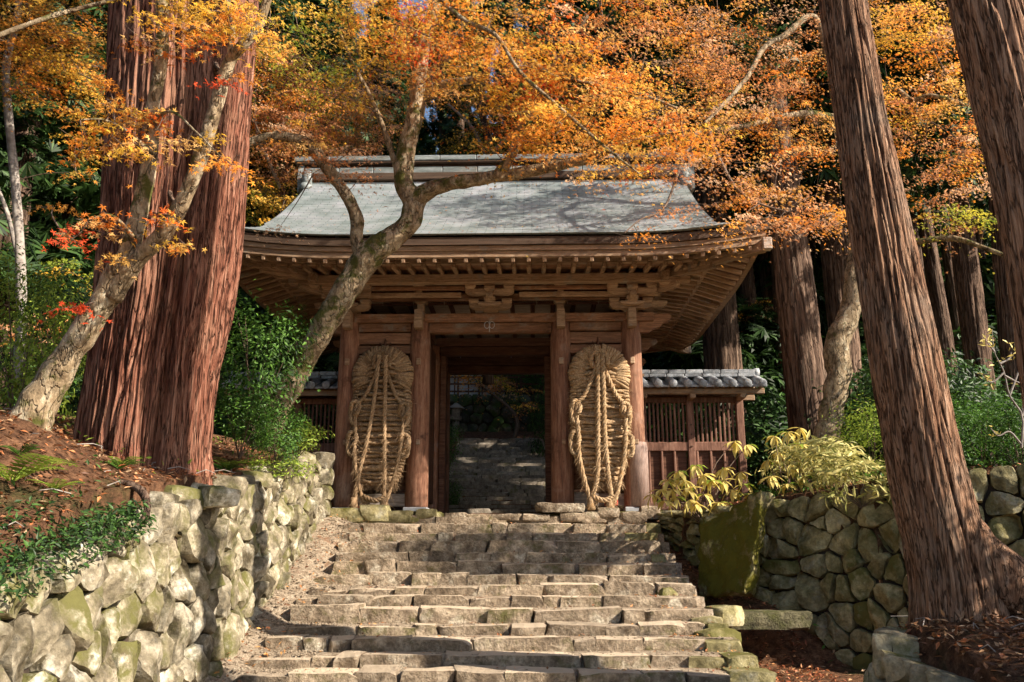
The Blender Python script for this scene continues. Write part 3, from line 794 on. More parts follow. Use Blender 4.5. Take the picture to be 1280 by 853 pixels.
# side walls: boards between the pillars
for s in (-1, 1):
    xw = s * 2.82
    for a in range(2):
        for k in range(8):
            yy = a * 2.1 + .25 + k * .20 + .1; blk('wall_board', (xw, yy, 1.95), (.05, .19, 3.4), m_dark_w, GATE)
    # back panels of the front bays, behind the sandals
    xa, xb = (1.62, 2.62) if s > 0 else (-2.62, -1.60)
    for k in range(5):
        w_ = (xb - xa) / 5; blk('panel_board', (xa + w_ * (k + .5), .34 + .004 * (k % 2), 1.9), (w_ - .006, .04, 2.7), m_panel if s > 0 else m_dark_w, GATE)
    blk('panel_board', (xa + .05, .2, 2.9), (.09, .05, .6), m_grey_w, GATE); blk('panel_board', (xb - .05, .2, 2.9), (.09, .05, .6), m_grey_w, GATE)
    beam('sill', (xa - .1, .12, .33), (xb + .1, .12, .33), .18, .24, m_grey_w, GATE)
    # inner side screens of the passage, a frame of jambs at the middle row
    xi = s * 1.34 + .01
    for k in range(8):
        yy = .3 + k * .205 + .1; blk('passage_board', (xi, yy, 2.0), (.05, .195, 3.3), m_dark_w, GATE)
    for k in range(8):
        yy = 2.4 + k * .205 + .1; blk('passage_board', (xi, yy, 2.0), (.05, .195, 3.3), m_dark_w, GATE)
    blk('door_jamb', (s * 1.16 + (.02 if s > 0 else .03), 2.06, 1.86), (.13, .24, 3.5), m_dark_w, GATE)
    d_ = blk('door_leaf', (s * 1.20, 2.75, 1.9), (.06, 1.15, 3.3), m_dark_w, GATE)
# coffered passage ceiling with battens
for (ya, yb) in ((.1, 2.0), (2.2, 4.1)):
    blk('ceiling', (0, (ya + yb) / 2, 4.32), (5.4, yb - ya, .04), m_grey_w, GATE)
    for k in range(13):
        beam('ceiling_batten', (-2.5 + k * .42, ya, 4.28), (-2.5 + k * .42, yb, 4.28), .09, .06, m_dark_w, GATE)
# small hanging ornament
mb = MB()
for s in (-1, 1): mb.tube([(s * .05 + .05 * math.cos(t) , -.2, 3.76 + .07 * math.sin(t)) for t in np.linspace(0, 6.28, 14)], .008, 5)
mb.tube([(0, -.2, 3.84), (0, -.2, 3.62)], .009, 5); mb.build('lintel_ornament', m_metal, GATE)

# bracket sets
def bearing(x, y, z, w=.22, h=.15, mat=m_pale_w, ax=0):
    key = ('bb', w, h)
    if key not in _cache:
        mb = MB(); a, b = w / 2, w / 2 * .66
        V_ = [(-b, -b, -h / 2), (b, -b, -h / 2), (b, b, -h / 2), (-b, b, -h / 2), (-a, -a, -h * .05), (a, -a, -h * .05), (a, a, -h * .05), (-a, a, -h * .05), (-a, -a, h / 2), (a, -a, h / 2), (a, a, h / 2), (-a, a, h / 2)]
        F_ = [(3, 2, 1, 0), (8, 9, 10, 11)] + [(k, (k + 1) % 4, (k + 1) % 4 + 4, k + 4) for k in range(4)] + [(k + 4, (k + 1) % 4 + 4, (k + 1) % 4 + 8, k + 8) for k in range(4)]
        mb.add(V_, [np.array(F_)]); _cache[key] = mb.data('bearing_block', False); _cache[key].materials.append(mat)
    return link('bearing_block', _cache[key], None, GATE, (x, y, z))
def arm(x, y, z, L=.8, h=.16, w=.13, rz=0.0):
    key = ('arm', L, h, w)
    if key not in _cache:
        pr = [(-L / 2, h / 2), (-L / 2, 0), (-L / 2 + .05, -h * .3), (-L / 2 + .13, -h / 2), (L / 2 - .13, -h / 2), (L / 2 - .05, -h * .3), (L / 2, 0), (L / 2, h / 2)]
        n_ = len(pr); V_ = [(a, -w / 2, b) for a, b in pr] + [(a, w / 2, b) for a, b in pr]
        ring = np.array([((k + 1) % n_, k, k + n_, (k + 1) % n_ + n_) for k in range(n_)])
        mb = MB(); mb.add(V_, [ring, np.array([tuple(range(n_))]), np.array([tuple(range(2 * n_ - 1, n_ - 1, -1))])]); _cache[key] = mb.data('bracket_arm', False); _cache[key].materials.append(m_pale_w)
    return link('bracket_arm', _cache[key], None, GATE, (x, y, z), (0, 0, rz))
def bracket(x, y=0, corner=0):
    bearing(x, y, 4.09, .32, .14)
    arm(x, y - .24, 4.12, .84, .12); arm(x, y - .26, 4.21, .9, .14, .13, R(90))
    for s in (-.33, 0, .33): bearing(x + s, y - .24, 4.225, .2, .09)
    bearing(x, y - .52, 4.18, .22, .10); arm(x, y - .52, 4.10, .46, .07)
    arm(x, y - .52, 4.34, .96, .12)
    for s in (-.38, 0, .38): bearing(x + s, y - .52, 4.445, .21, .10)
    blk('bracket_arm', (x, y - .60, 4.27), (.11, .16, .15), m_pale_w, GATE); bearing(x, y - .60, 4.37, .2, .09)
    if corner:
        for rz_ in (0, 45 * corner):
            pass
        arm(x + corner * .3, y, 4.21, .9, .14); arm(x + corner * .42, y - .30, 4.42, 1.3, .14, .14, R(-45 * corner))
        arm(x + corner * .36, y + .1, 4.44, .14, .11, .92); bearing(x + corner * .38, y, 4.335); bearing(x + corner * .62, y - .6, 4.47, .2, .1)
        bearing(x + corner * .38, y + .36, 4.52, .2, .1)
for x, c_ in ((PX[0], -1), (PX[3], 1)): bracket(x, 0, c_)
bracket(0.02)
for x in (PX[1], PX[2]):
    blk('strut', (x, -.02, 4.13), (.15, .14, .22), m_pale_w, GATE); bearing(x, -.02, 4.30, .26, .12)
    blk('strut', (x, -.36, 4.40), (.12, .1, .12), m_pale_w, GATE); bearing(x, -.36, 4.52, .24, .1)
# beams carried by the brackets
beam('wall_plate', (-3.45, 0, 4.42), (3.45, 0, 4.42), .13, .10, m_pale_w, GATE)
beam('bracket_beam', (-3.3, -.20, 4.335), (3.3, -.20, 4.335), .12, .13, m_beam, GATE)
beam('bracket_beam', (-3.35, -.38, 4.335), (-.55, -.38, 4.335), .08, .10, m_pale_w, GATE); beam('bracket_beam', (.6, -.38, 4.335), (3.35, -.38, 4.335), .08, .10, m_pale_w, GATE)
beam('bracket_beam', (-3.6, -.42, 4.46), (3.6, -.42, 4.46), .09, .08, m_beam, GATE)
beam('eave_purlin', (-3.95, -.62, 4.58), (3.95, -.62, 4.58), .18, .18, m_pale_w, GATE)
beam('eave_purlin', (-3.95, 4.82, 4.58), (3.95, 4.82, 4.58), .18, .18, m_pale_w, GATE)
for s in (-1, 1):
    beam('eave_purlin', (s * 3.44, -.9, 4.585), (s * 3.44, 5.1, 4.585), .16, .17, m_pale_w, GATE)
    beam('wall_plate', (s * 2.82, -.3, 4.42), (s * 2.82, 4.5, 4.42), .13, .12, m_beam, GATE)
    blk('gable_panel', (s * 2.84, 2.1, 4.22), (.05, 3.9, .5), m_dark_w, GATE)
    for y in (1.05, 2.1, 3.15): arm(s * 2.86, y, 4.3, .5, .14, .12); bearing(s * 3.3, y, 4.45, .2, .1)
# the dark upper boards behind the brackets
for k in range(9):
    blk('upper_board', (-2.52 + k * .63, .12, 4.62), (.62, .04, .7), m_dark_w, GATE)
    blk('upper_board', (-2.52 + k * .63, 4.12, 4.42), (.62, .04, 1.1), m_dark_w, GATE)

# eaves: lift toward the corners, two tiers of rafters
HX, HY = 5.10, 2.22                      # half width, front overhang (eave line y = -HY)
YC = 2.1; HD = YC + HY                   # centre and half depth
def lift(x, y):
    a = np.clip((np.abs(x) - 2.5) / (HX - 2.5), 0, 1); b = np.clip((np.abs(y - YC) - 1.6) / (HD - 1.6), 0, 1)
    return .27 * (a ** 2) * (b ** 2.0)
def zb(d): return 4.80 - .13 * d
def zf(d): return 4.76 - .33 * (d - 1.25)
def rafters(side):
    rng_ = np.arange(-4.9, 4.91, .285) if side in ('f',) else np.arange(-2.1, 6.31, .285)
    for t in rng_:
        if side == 'f': over = abs(t) - 2.95; lim = 4.86
        else: over = abs(t - YC) - 2.15; lim = HD - .2; over = max(over, -9)
        if abs(t if side == 'f' else t - YC) > lim: continue
        for (d0, d1, zz, w, h) in ((-.1, 1.36, zb, .085, .10), (1.25, 2.06, zf, .075, .085)):
            s0 = max(d0, over + .02)
            if s0 > d1 - .12: continue
            def pt(d):
                if side == 'f': x, y = t, -d
                else: x, y = (2.82 + d) * (1 if side == 'r' else -1), t
                return (x, y, zz(d) + float(lift(x, y)) * (.55 + .45 * d / 2.2))
            beam('rafter', pt(s0), pt(d1), w, h, m_pale_w, GATE)
for s in 'frl': rafters(s)
# hip rafters at the front and rear corners
for sx_ in (-1, 1):
    for fr in (-1, 1):
        cx, cy = sx_ * 2.95, (YC + fr * 2.1)
        def hp(d): return (cx + sx_ * d, cy + fr * d, 4.70 - .08 * d + float(lift(cx + sx_ * d, cy + fr * d)) * .8)
        beam('hip_rafter', hp(.0), hp(1.35), .15, .20, m_pale_w, GATE); beam('hip_rafter', tuple(np.array(hp(1.3)) + (0, 0, .05)), tuple(np.array(hp(2.08)) + (0, 0, -.03)), .15, .18, m_pale_w, GATE)
        e_ = hp(2.12); blk('rafter_cap', (e_[0], e_[1], e_[2]), (.16, .16, .22), m_grey_w, GATE)
def eave_strip(name, d0, d1, z0, z1, mat, th=None, sides='frlb', n=40, dz=0.0):
    """a moulding running round the eaves at overhang d0..d1, heights z0..z1, mitred at the corners"""
    objs = []
    for s in sides:
        mb = MB(); u = np.linspace(-1, 1, n)
        sec = [(d0, z0), (d1, z0), (d1, z1), (d0, z1)]
        V_ = []
        for t in u:
            for d, z in sec:
                if s in 'fb': x = t * (2.95 + d); y = (YC - 2.1 - d) if s == 'f' else (YC + 2.1 + d)
                else: x = (2.95 + d) * (1 if s == 'r' else -1); y = YC + t * (2.1 + d)
                V_.append((x, y, z + float(lift(x, y)) * (.55 + .45 * d / 2.2)))
        F_ = []
        for k in range(n - 1):
            for j in range(4): F_.append((4 * k + j, 4 * k + (j + 1) % 4, 4 * k + 4 + (j + 1) % 4, 4 * k + 4 + j))
        mb.add(V_, [np.array(F_), np.array([(3, 2, 1, 0), (4 * n - 4, 4 * n - 3, 4 * n - 2, 4 * n - 1)])]); objs.append(mb.build(name, mat, GATE, False))
    return objs
eave_strip('eave_batten', 1.22, 1.34, 4.67, 4.765, m_pale_w)                 # on the ends of the lower rafters
eave_strip('eave_batten', 1.98, 2.08, 4.545, 4.655, m_pale_w)              # on the ends of the flying rafters
eave_strip('eave_fascia', 1.95, 2.12, 4.66, 4.745, m_pale_w)
eave_strip('roof_edge', 1.9, 2.17, 4.75, 4.895, m_bark_edge)
# soffit boards above each tier
def soffit(dA, dB, f, off, mat):
    for s in 'frlb':
        n = 40; V_ = []
        for t in np.linspace(-1, 1, n):
            for d in (dA, dB):
                if s in 'fb': x = t * (2.95 + d); y = (YC - 2.1 - d) if s == 'f' else (YC + 2.1 + d)
                else: x = (2.95 + d) * (1 if s == 'r' else -1); y = YC + t * (2.1 + d)
                V_.append((x, y, f(d) + off + float(lift(x, y)) * (.55 + .45 * d / 2.2)))
        a = np.arange(n - 1) * 2; mk('soffit_board', V_, [np.stack([a, a + 1, a + 3, a + 2], 1)], mat, GATE)
soffit(-.2, 1.30, zb, .055, m_beam); soffit(1.26, 2.0, zf, .05, m_beam)

# the roof: courses of copper sheets from eave to ridge, hip-and-gable
def zroof(u): return 4.90 + .50 * u + .046 * u * u          # u = distance up from the eave
XG = 4.36
def roof_front(sgn):
    mb = MB(); rows = 52; U = np.linspace(0, HD, rows + 1); nx_ = 60; V_ = []; F_ = []
    for k in range(rows):
        for (u, dz) in ((U[k], .048), (U[k + 1], .0)):
            w = max(HX - u + .05, XG) if u > .02 else HX + .04
            for t in np.linspace(-1, 1, nx_):
                x = t * w; y = YC - sgn * (HD - u)
                up = float(lift(x, YC - HD + u)) * max(0, 1 - u / 2.2)
                V_.append((x, y, zroof(u) + dz + up + .035 * (abs(t) ** 8) * (u > 1)))
    nr = rows * 2; a = (np.arange(nr - 1)[:, None] * nx_ + np.arange(nx_ - 1)[None])
    F_ = np.stack([a, a + 1, a + nx_ + 1, a + nx_], -1).reshape(-1, 4)
    if sgn < 0: F_ = F_[:, ::-1]
    mb.add(V_, [F_]); o = mb.build('roof_slope', m_roof, GATE, False); return o
roof_front(1); roof_front(-1)
for s in (-1, 1):                         # side skirts and gable ends
    mb = MB(); rows = 12; n = 40; V_ = []; W_ = HX - XG
    for k in range(rows + 1):
        u = W_ * k / rows
        for t in np.linspace(-1, 1, n):
            y = YC + t * (HD - u + .04); x = s * (HX + .04 - u); V_.append((x, y, zroof(u) + .006 + float(lift(x, y)) * max(0, 1 - u / 2.2)))
    a = (np.arange(rows)[:, None] * n + np.arange(n - 1)[None]); F_ = np.stack([a, a + n, a + n + 1, a + 1], -1).reshape(-1, 4)
    mb.add(V_, [F_]); mb.build('roof_skirt', m_roof, GATE)
    us = np.linspace(W_, HD, 14); V_ = [(s * (XG - .35), YC - (HD - u), zroof(u) - .06) for u in us] + [(s * (XG - .35), YC + (HD - u), zroof(u) - .06) for u in us[::-1]]
    mk('gable_wall', V_, [np.array([tuple(range(len(V_)))])], m_beam, GATE, False)
    for sg in (-1, 1):                    # verge boards
        mb = MB(); V_ = []
        for u in us:
            y = YC + sg * (HD - u)
            for (xx, zz) in ((0, -.015), (.09, -.015), (.09, -.26), (0, -.26)): V_.append((s * (XG - .1 + xx), y, zroof(u) + zz + .02))
        n = len(us); F_ = [(4 * k + j, 4 * k + (j + 1) % 4, 4 * k + 4 + (j + 1) % 4, 4 * k + 4 + j) for k in range(n - 1) for j in range(4)]
        mb.add(V_, [np.array(F_), np.array([(0, 1, 2, 3), (4 * n - 1, 4 * n - 2, 4 * n - 3, 4 * n - 4)])]); mb.build('verge_board', m_bark_edge, GATE, False)
    # rolled hip end at the verge foot
zr = zroof(HD)
# ridge: stacked box with sheet joints
for (z0, z1, d, L, m_) in ((-.12, .05, .62, 4.42, m_bark_edge), (.05, .22, .50, 4.48, m_ridge), (.22, .30, .36, 4.5, m_bark_edge), (.30, .35, .62, 4.66, m_bark_edge), (.35, .47, .66, 4.72, m_ridge)):
    nseg = 11 if m_ is m_ridge else 1
    for k in range(nseg):
        xa = -L + 2 * L * k / nseg; xb = xa + 2 * L / nseg - (.012 if nseg > 1 else 0)
        blk('ridge_sheet' if nseg > 1 else 'ridge_course', ((xa + xb) / 2, YC, zr + (z0 + z1) / 2 + .003 * (k % 2)), (xb - xa, d, z1 - z0), m_, GATE)
for s in (-1, 1):
    mb = MB(); pr = [(-.26, -.3), (.26, -.3), (.30, .0), (.26, .30), (.18, .48), (.0, .58), (-.18, .48), (-.26, .30), (-.30, 0)]
    n_ = len(pr); V_ = [(s * 4.5, YC + a, zr + b - .1) for a, b in pr] + [(s * 4.62, YC + a, zr + b - .1) for a, b in pr]
    mb.add(V_, [np.array([(k, (k + 1) % n_, (k + 1) % n_ + n_, k + n_) for k in range(n_)]), np.array([tuple(range(n_))]), np.array([tuple(range(2 * n_ - 1, n_ - 1, -1))])])
    mb.build('ridge_end_plate', m_ridge, GATE, False)
    mb = MB(); mb.tube([(s * 4.36, YC - .42, zr - .35), (s * 4.36, YC - .42, zr + .02)], .12, 12); mb.tube([(s * 4.36, YC - .5, zr - .5), (s * 4.36, YC - .44, zr - .33)], [.16, .15], 12); mb.build('verge_knob', m_ridge, GATE)
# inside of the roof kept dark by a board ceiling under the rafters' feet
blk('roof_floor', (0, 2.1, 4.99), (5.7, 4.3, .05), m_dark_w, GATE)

# ------------------------------------------------------------------ stones under the gate front
gp = empty('stone_platform', (-.4, 16.9, LAND)); tag(gp, kind='structure')
r = np.random.default_rng(55)
k = 0
for (px, py, L, H, D) in [(432, 643, .75, .26, .5), (470, 641, .55, .3, .5), (500, 645, .55, .22, .45), (533, 642, .35, .18, .4), (455, 650, .7, .18, .4), (519, 649, .6, .14, .4),
                          (570, 645, .42, .14, .4), (598, 646, .5, .12, .4), (634, 646, .55, .13, .4), (670, 646, .5, .13, .4),
                          (715, 646, .45, .16, .4), (742, 646, .5, .2, .4), (760, 640, .42, .18, .4), (790, 646, .5, .2, .4), (812, 640, .35, .24, .4), (700, 634, .9, .17, .45)]:
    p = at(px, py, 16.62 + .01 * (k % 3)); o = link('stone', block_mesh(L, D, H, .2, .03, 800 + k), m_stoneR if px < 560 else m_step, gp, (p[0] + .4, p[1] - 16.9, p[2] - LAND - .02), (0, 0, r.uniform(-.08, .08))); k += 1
for (px, py, lab) in ((447, 636, 'small red block beneath the left straw sandal'), (764, 629, 'small red block beneath the right straw sandal')):
    p = at(px, py, 16.95); o = link('red_block', timber(.24, .2, .11).copy(), None, None, tuple(p)); o.data.materials.clear(); o.data.materials.append(m_brick); tag(o, lab, 'block')

# ------------------------------------------------------------------ giant straw sandals
def rope(path, rad, pitch, strands=3, seg=6, step=.02, seed=0):
    P0 = np.asarray(path, float); L = np.linalg.norm(np.diff(P0, axis=0), axis=1).sum(); n = max(12, int(L / step))
    P = spline(P0, n); T, Nn, B = frames(P); s = np.linspace(0, L, n); mb = MB()
    for k in range(strands):
        a = 2 * np.pi * (s / pitch + k / strands)
        C = P + rad * .52 * (Nn * np.cos(a)[:, None] + B * np.sin(a)[:, None])
        mb.tube(C, rad * .56, seg, True, wob=.15, nz=30, seed=seed)
    return mb
def fray(P, n, L, seed, down=1.0):
    r_ = np.random.default_rng(seed); mb = MB(); P = np.asarray(P)
    for k in range(n):
        p = P[r_.integers(len(P))] + r_.normal(0, .01, 3); d = r_.normal(0, .5, 3); d[2] -= down; d[1] -= .3; d /= np.linalg.norm(d)
        l = L * r_.uniform(.4, 1.2); mb.tube([p, p + d * l * .5 + r_.normal(0, .008, 3), p + d * l + (0, 0, -.02)], [.0045, .0035, .0015], 3, False)
    return mb
m_straw2 = M('old straw', [(.25, (.15, .09, .045)), (.5, (.34, .225, .125)), (.75, (.56, .42, .27))], ns=40, bump=.6, bd=.01, fine=.6, rnd=.2, patch=[((.20, .12, .06), 4, .5, .7)], spec=.15)
def sandal(cx, label, seed, worn):
    m_straw = m_straw2 if worn else globals()['m_straw']
    root = empty('straw_sandal', (0, 0, 0)); root.parent = None
    o_ = GATE.matrix_basis @ Vector((cx, -.30, .35)); root.location = o_; root.rotation_euler = (R(-3), 0, R(-1.5)); tag(root, label, 'straw sandal', 'giant straw sandals hung on the gate')
    r_ = np.random.default_rng(seed)
    Hs, z0 = 2.95, .32
    def halfw(z):
        t = (z - z0) / (Hs - z0); t = np.clip(t, 0, 1)
        return .585 * (np.sin(np.pi * (.12 + .82 * t)) ** .42) * (.93 + .07 * t)
    # woven rows across the sole
    nrow = 46
    for k in range(nrow):
        z = z0 + (Hs - .30 - z0) * k / (nrow - 1); hw = float(halfw(z)) * r_.uniform(.95, 1.03)
        x = np.linspace(-hw, hw, 9); sag = r_.uniform(-.035, .01); mb = MB()
        t = (z - z0) / (Hs - z0)
        arch = .16 * max(0, t - .55) * 2 ; yb = -.03 * (k % 2) - r_.uniform(0, .02)
        for q in range(3):
            P = np.stack([x, yb - .10 * (1 - (x / hw) ** 2) + q * .05 - .03 + r_.normal(0, .006, 9), z + r_.normal(0, .012) + sag * (1 - (x / hw) ** 2) * 2 - arch * (np.abs(x) / hw) ** 2 + (q - 1) * .028 + r_.normal(0, .006, 9)], 1)
            P[0, 1] += .04; P[-1, 1] += .04
            mb.tube(spline(P, 24), r_.uniform(.024, .036) + .008 * np.sin(np.linspace(0, 40, 24) + k), 6, True, wob=.55, nz=26, seed=seed + k)
        mb.build('woven_row', m_straw, root)
    # radiating wraps round the toe and down the edges
    for k in range(46):
        t = k / 45
        a = np.pi * (-.16 + 1.32 * t); rx = .47; rz_ = .46
        c_ = np.array((rx * math.cos(a), -.06, Hs - .55 + rz_ * math.sin(a))); d = np.array((math.cos(a), 0, math.sin(a)))
        P = [c_ - d * .20 + (0, -.05, 0), c_ + d * .0 + (0, -.09, 0), c_ + d * .11 + (0, -.02, 0), c_ + d * .10 + (0, .07, 0)]
        mb = MB(); mb.tube(spline(np.array(P) + r_.normal(0, .008, (4, 3)), 8), .032, 6, True, wob=.4, nz=20, seed=k); mb.build('toe_wrap', m_straw, root)
    # edge loops on each side
    for s in (-1, 1):
        for k in range(30):
            z = z0 + .08 + k * .061; hw = float(halfw(z)); P = np.array([(s * (hw - .10), -.10, z), (s * (hw - .03), -.085, z + .01), (s * (hw + .01), -.02, z), (s * hw, .06, z - .01)]) + r_.normal(0, .008, (4, 3))
            mb = MB(); mb.tube(spline(P, 7), .025, 6, True, wob=.4, nz=20, seed=k); mb.build('edge_wrap', m_straw, root)
    mb = MB(); mb.tube([(0, .06, z) for z in np.linspace(z0 + .05, Hs - .12, 14)], [float(halfw(z)) * .93 for z in np.linspace(z0 + .05, Hs - .12, 14)], 24)
    V_ = np.concatenate(mb.V); V_[:, 1] = -.03 + (V_[:, 1] - .05) * .12; mk('sole', V_, [np.concatenate(f) for f in mb.F.values()], m_straw, root)
    # straps: long twisted ropes
    y1, y2 = -.20, -.25
    R_ = .042 if not worn else .034
    paths = [
        [(-.02, y1, Hs - .18), (-.10, y1, Hs - .55), (-.30, y1, Hs - 1.0), (-.46, y1, Hs - 1.22), (-.44, y2, Hs - 1.75), (-.42, y2, z0 + .35), (-.25, y2, -.02), (-.12, y2, -.12)],
        [(.02, y1, Hs - .18), (.12, y1, Hs - .55), (.30, y1, Hs - 1.0), (.45, y1, Hs - 1.25), (.46, y2, Hs - 1.8), (.38, y2, z0 + .25), (.22, y2, -.05), (.12, y2, -.12)],
        [(-.03, y2, Hs - .2), (-.05, y2, Hs - 1.0), (-.07, y2, Hs - 1.8), (-.10, y2 - .02, .4), (-.22, y2, -.05)],
        [(.05, y2, Hs - .2), (.06, y2, Hs - 1.0), (.06, y2, Hs - 1.8), (.10, y2 - .02, .4), (.16, y2, -.1)]]
    if worn: paths[2] = [(-.05, y2, Hs - .2), (-.10, y2, Hs - 1.0), (-.18, y2, Hs - 1.7), (-.34, y2, .35), (-.38, y2, -.12), (-.40, y2, -.28)]; paths[3] = [(.08, y2, Hs - .2), (.10, y2, Hs - 1.0), (.12, y2, Hs - 1.8), (.16, y2 - .02, .35), (.16, y2, -.28)]
    for q, P in enumerate(paths):
        rope(P, R_ * (1.15 if q > 1 else 1), .30, 3, seed=q).build('strap_rope', m_straw, root)
    # knots where the straps pass the side loops
    for (x, z) in ((-.47, Hs - 1.25), (.47, Hs - 1.3), (-.50, Hs - 1.85), (.50, Hs - 1.9)):
        P = [(x + .08 * math.cos(t), -.22 + .05 * math.sin(2 * t), z + .13 * math.sin(t)) for t in np.linspace(0, 6.6, 12)]; rope(P, .042, .2, 3, seed=9).build('knot', m_straw, root)
        P = [(x, -.1, z + .12), (x + .09 * np.sign(x), -.2, z + .05), (x + .07 * np.sign(x), -.22, z - .25), (x - .03 * np.sign(x), -.2, z - .32)]; rope(P, .040, .2, 3, seed=5).build('side_loop', m_straw, root)
    P = [(.16 * math.cos(t), -.2, Hs - .32 + .19 * math.sin(t)) for t in np.linspace(-.6, 3.9, 12)]; rope(P, .05, .22, 3, seed=4).build('toe_loop', m_straw, root)
    P = [(-.22, -.26, .0), (0, -.3, -.08), (.2, -.26, .0)]; rope(P, .05, .2, 3).build('heel_rope', m_straw, root)
    for x in ((-.22, .12) if not worn else (-.40, .16)):
        mb = MB(); mb.tube([(x, -.24, -.02), (x, -.24, -.16), (x, -.24, -.26)], [.065, .075, .08], 10, True, wob=.3, nz=20); mb.build('rope_end', m_straw, root)
    pts = np.concatenate([spline(P, 40) for P in paths]); f_ = fray(pts[pts[:, 2] < 1.2], 520 if worn else 260, .2, seed)
    ed = [(s * float(halfw(z)), -.05, z) for z in np.linspace(z0, 2.6, 60) for s in (-1, 1)]; f2 = fray(ed, 420, .11, seed + 1, .3)
    bt = [(x, -.08, z0 - .02) for x in np.linspace(-.35, .35, 40)]; f3 = fray(bt, 420, .18, seed + 2)
    for q in (f2, f3):
        for Vq, in zip(q.V): pass
    mb = MB()
    for q in (f_, f2, f3):
        mb.add(np.concatenate(q.V), [np.concatenate(f) for f in q.F.values()])
    tag(mb.build('loose_straw', m_straw, root), kind='stuff')
    mb = MB(); mb.tube([(-.12, .1, Hs + .18), (0, -.02, Hs - .1), (.12, .1, Hs + .18)], .012, 5); mb.tube([(0, -.03, Hs - .1), (0, .12, Hs + .3)], .02, 6); mb.build('hanger', m_dark_w, root)
    return root
sandal(-2.10, 'giant straw sandal with frayed ropes in shade, hung left of the doorway', 3, True)
sandal(2.16, 'giant straw sandal with thick clean twisted ropes, sunlit, hung right of the doorway', 8, False)
blk('notice_board', (2.18, .28, .75), (.62, .03, .62), m_panel, GATE)['label'] = 'small reddish board with faint writing behind the right sandal'

# ------------------------------------------------------------------ roofed side fences
def side_fence(x0, sgn, label):
    L = 2.62
    root = empty('roofed_fence', GATE.matrix_basis @ Vector((x0, 1.35, .05)), R(-1.5)); tag(root, label, 'fence', 'roofed lattice fences beside the gate')
    X = lambda x: sgn * x
    def bb(n, a, b, w, h, m_): return beam(n, (X(a[0]), a[1], a[2]), (X(b[0]), b[1], b[2]), w, h, m_, root)
    for x in (.12, 1.12, 2.16):
        p = blk('post', (X(x), 0, 1.32), (.15, .15, 2.3), m_fence, root)
        if x == 1.12:
            for z in (1.9, 1.7, 1.45): blk('peg', (X(x), -.085, z), (.03, .02, .03), m_bark_edge, root)
    for z, h in ((2.44, .12), (1.45, .19), (.22, .16)): bb('rail', (.0, 0, z), (2.24, 0, z), .11, h, m_fence)
    for (a, b) in ((.22, 1.02), (1.22, 2.06)):
        n = 9
        for k in range(n):
            x = a + (b - a) * (k + .5) / n; blk('slat', (X(x), .0, 1.94), (.045, .05, .92), m_fence, root)
        for k in range(3):
            x = a + (b - a) * (k + .5) / 3; blk('panel', (X(x), .03, .83), (.25, .03, 1.08), m_dark_w, root); blk('slat', (X(x - .13), -.02, .83), (.05, .06, 1.08), m_fence, root)
    bb('eave_beam', (-.1, -.42, 2.80), (2.6, -.42, 2.80), .09, .12, m_pale_w); bb('eave_beam', (-.1, .42, 2.80), (2.6, .42, 2.80), .09, .12, m_pale_w)
    bb('ridge_beam', (-.05, 0, 2.98), (2.5, 0, 2.98), .12, .14, m_pale_w)
    for x in (.12, 1.12, 2.16): beam('bracket', (X(x), -.46, 2.72), (X(x), .46, 2.72), .12, .12, m_pale_w, root)
    for k in range(14): beam('small_rafter', (X(.05 + k * .19), -.5, 2.87), (X(.05 + k * .19), 0, 3.03), .04, .05, m_pale_w, root); 
    # tiles: alternating flat pans and round covers
    for fb in (-1, 1):
        mb = MB(); mb.add([(X(-.1), fb * .62, 2.90), (X(2.62), fb * .62, 2.90), (X(2.62), 0, 3.12), (X(-.1), 0, 3.12), (X(-.1), fb * .62, 2.86), (X(2.62), fb * .62, 2.86), (X(2.62), 0, 3.08), (X(-.1), 0, 3.08)], [np.array([(0, 1, 2, 3), (4, 7, 6, 5), (0, 4, 5, 1), (1, 5, 6, 2), (0, 3, 7, 4)])]); mb.build('pan_tiles', m_tile, root, False)
        for k in range(9):
            x = X(.08 + k * .305)
            mb = MB(); mb.tube([(x, fb * .66, 2.925), (x, fb * .64, 2.93), (x, fb * .34, 3.04), (x, fb * .33, 3.035), (x, 0, 3.15)], [.085, .085, .078, .088, .08], 12); mb.build('cover_tile', m_tile, root)
            mb = MB(); mb.tube([(x, fb * .675, 2.925), (x, fb * .662, 2.928)], [.075, .088], 14); mb.build('tile_end', m_tile, root)
    for k in range(7):
        a = -.1 + k * .375; bb('ridge_tile', (a, 0, 3.20), (a + .36, 0, 3.20), .26, .07, m_tile)
        a = -.05 + k * .37; bb('ridge_tile', (a, .0, 3.285), (a + .355, 0, 3.285), .2, .09, m_tile)
    mb = MB(); mb.tube([(X(2.5), 0, 3.27), (X(2.62), 0, 3.27)], .1, 12); mb.build('ridge_end', m_tile, root)
    blk('sill_stone', (X(1.2), -.0, .02), (2.5, .3, .22), m_stoneR, root)
    mb = MB()  # shaped bargeboard against the pillar
    pr = [(0, 3.25), (.0, 2.62), (.05, 2.55), (.09, 2.62), (.12, 3.0), (.10, 3.25)]
    V_ = [(X(-.09), -.5 - .0 + .9 * 0 + q[0] * 1.2, q[1]) for q in pr] + [(X(-.02), -.5 + q[0] * 1.2, q[1]) for q in pr]; n_ = len(pr)
    mb.add(V_, [np.array([(k, (k + 1) % n_, (k + 1) % n_ + n_, k + n_) for k in range(n_)]), np.array([tuple(range(n_)), tuple(range(2 * n_ - 1, n_ - 1, -1))])]); mb.build('bargeboard', m_grey_w, root, False)
    for ch in root.children:
        if ch.name.split('.')[0] in ('eave_beam', 'ridge_beam', 'bracket', 'small_rafter', 'pan_tiles', 'cover_tile', 'tile_end', 'ridge_tile', 'ridge_end', 'bargeboard'): ch.location.z -= .25
    return root
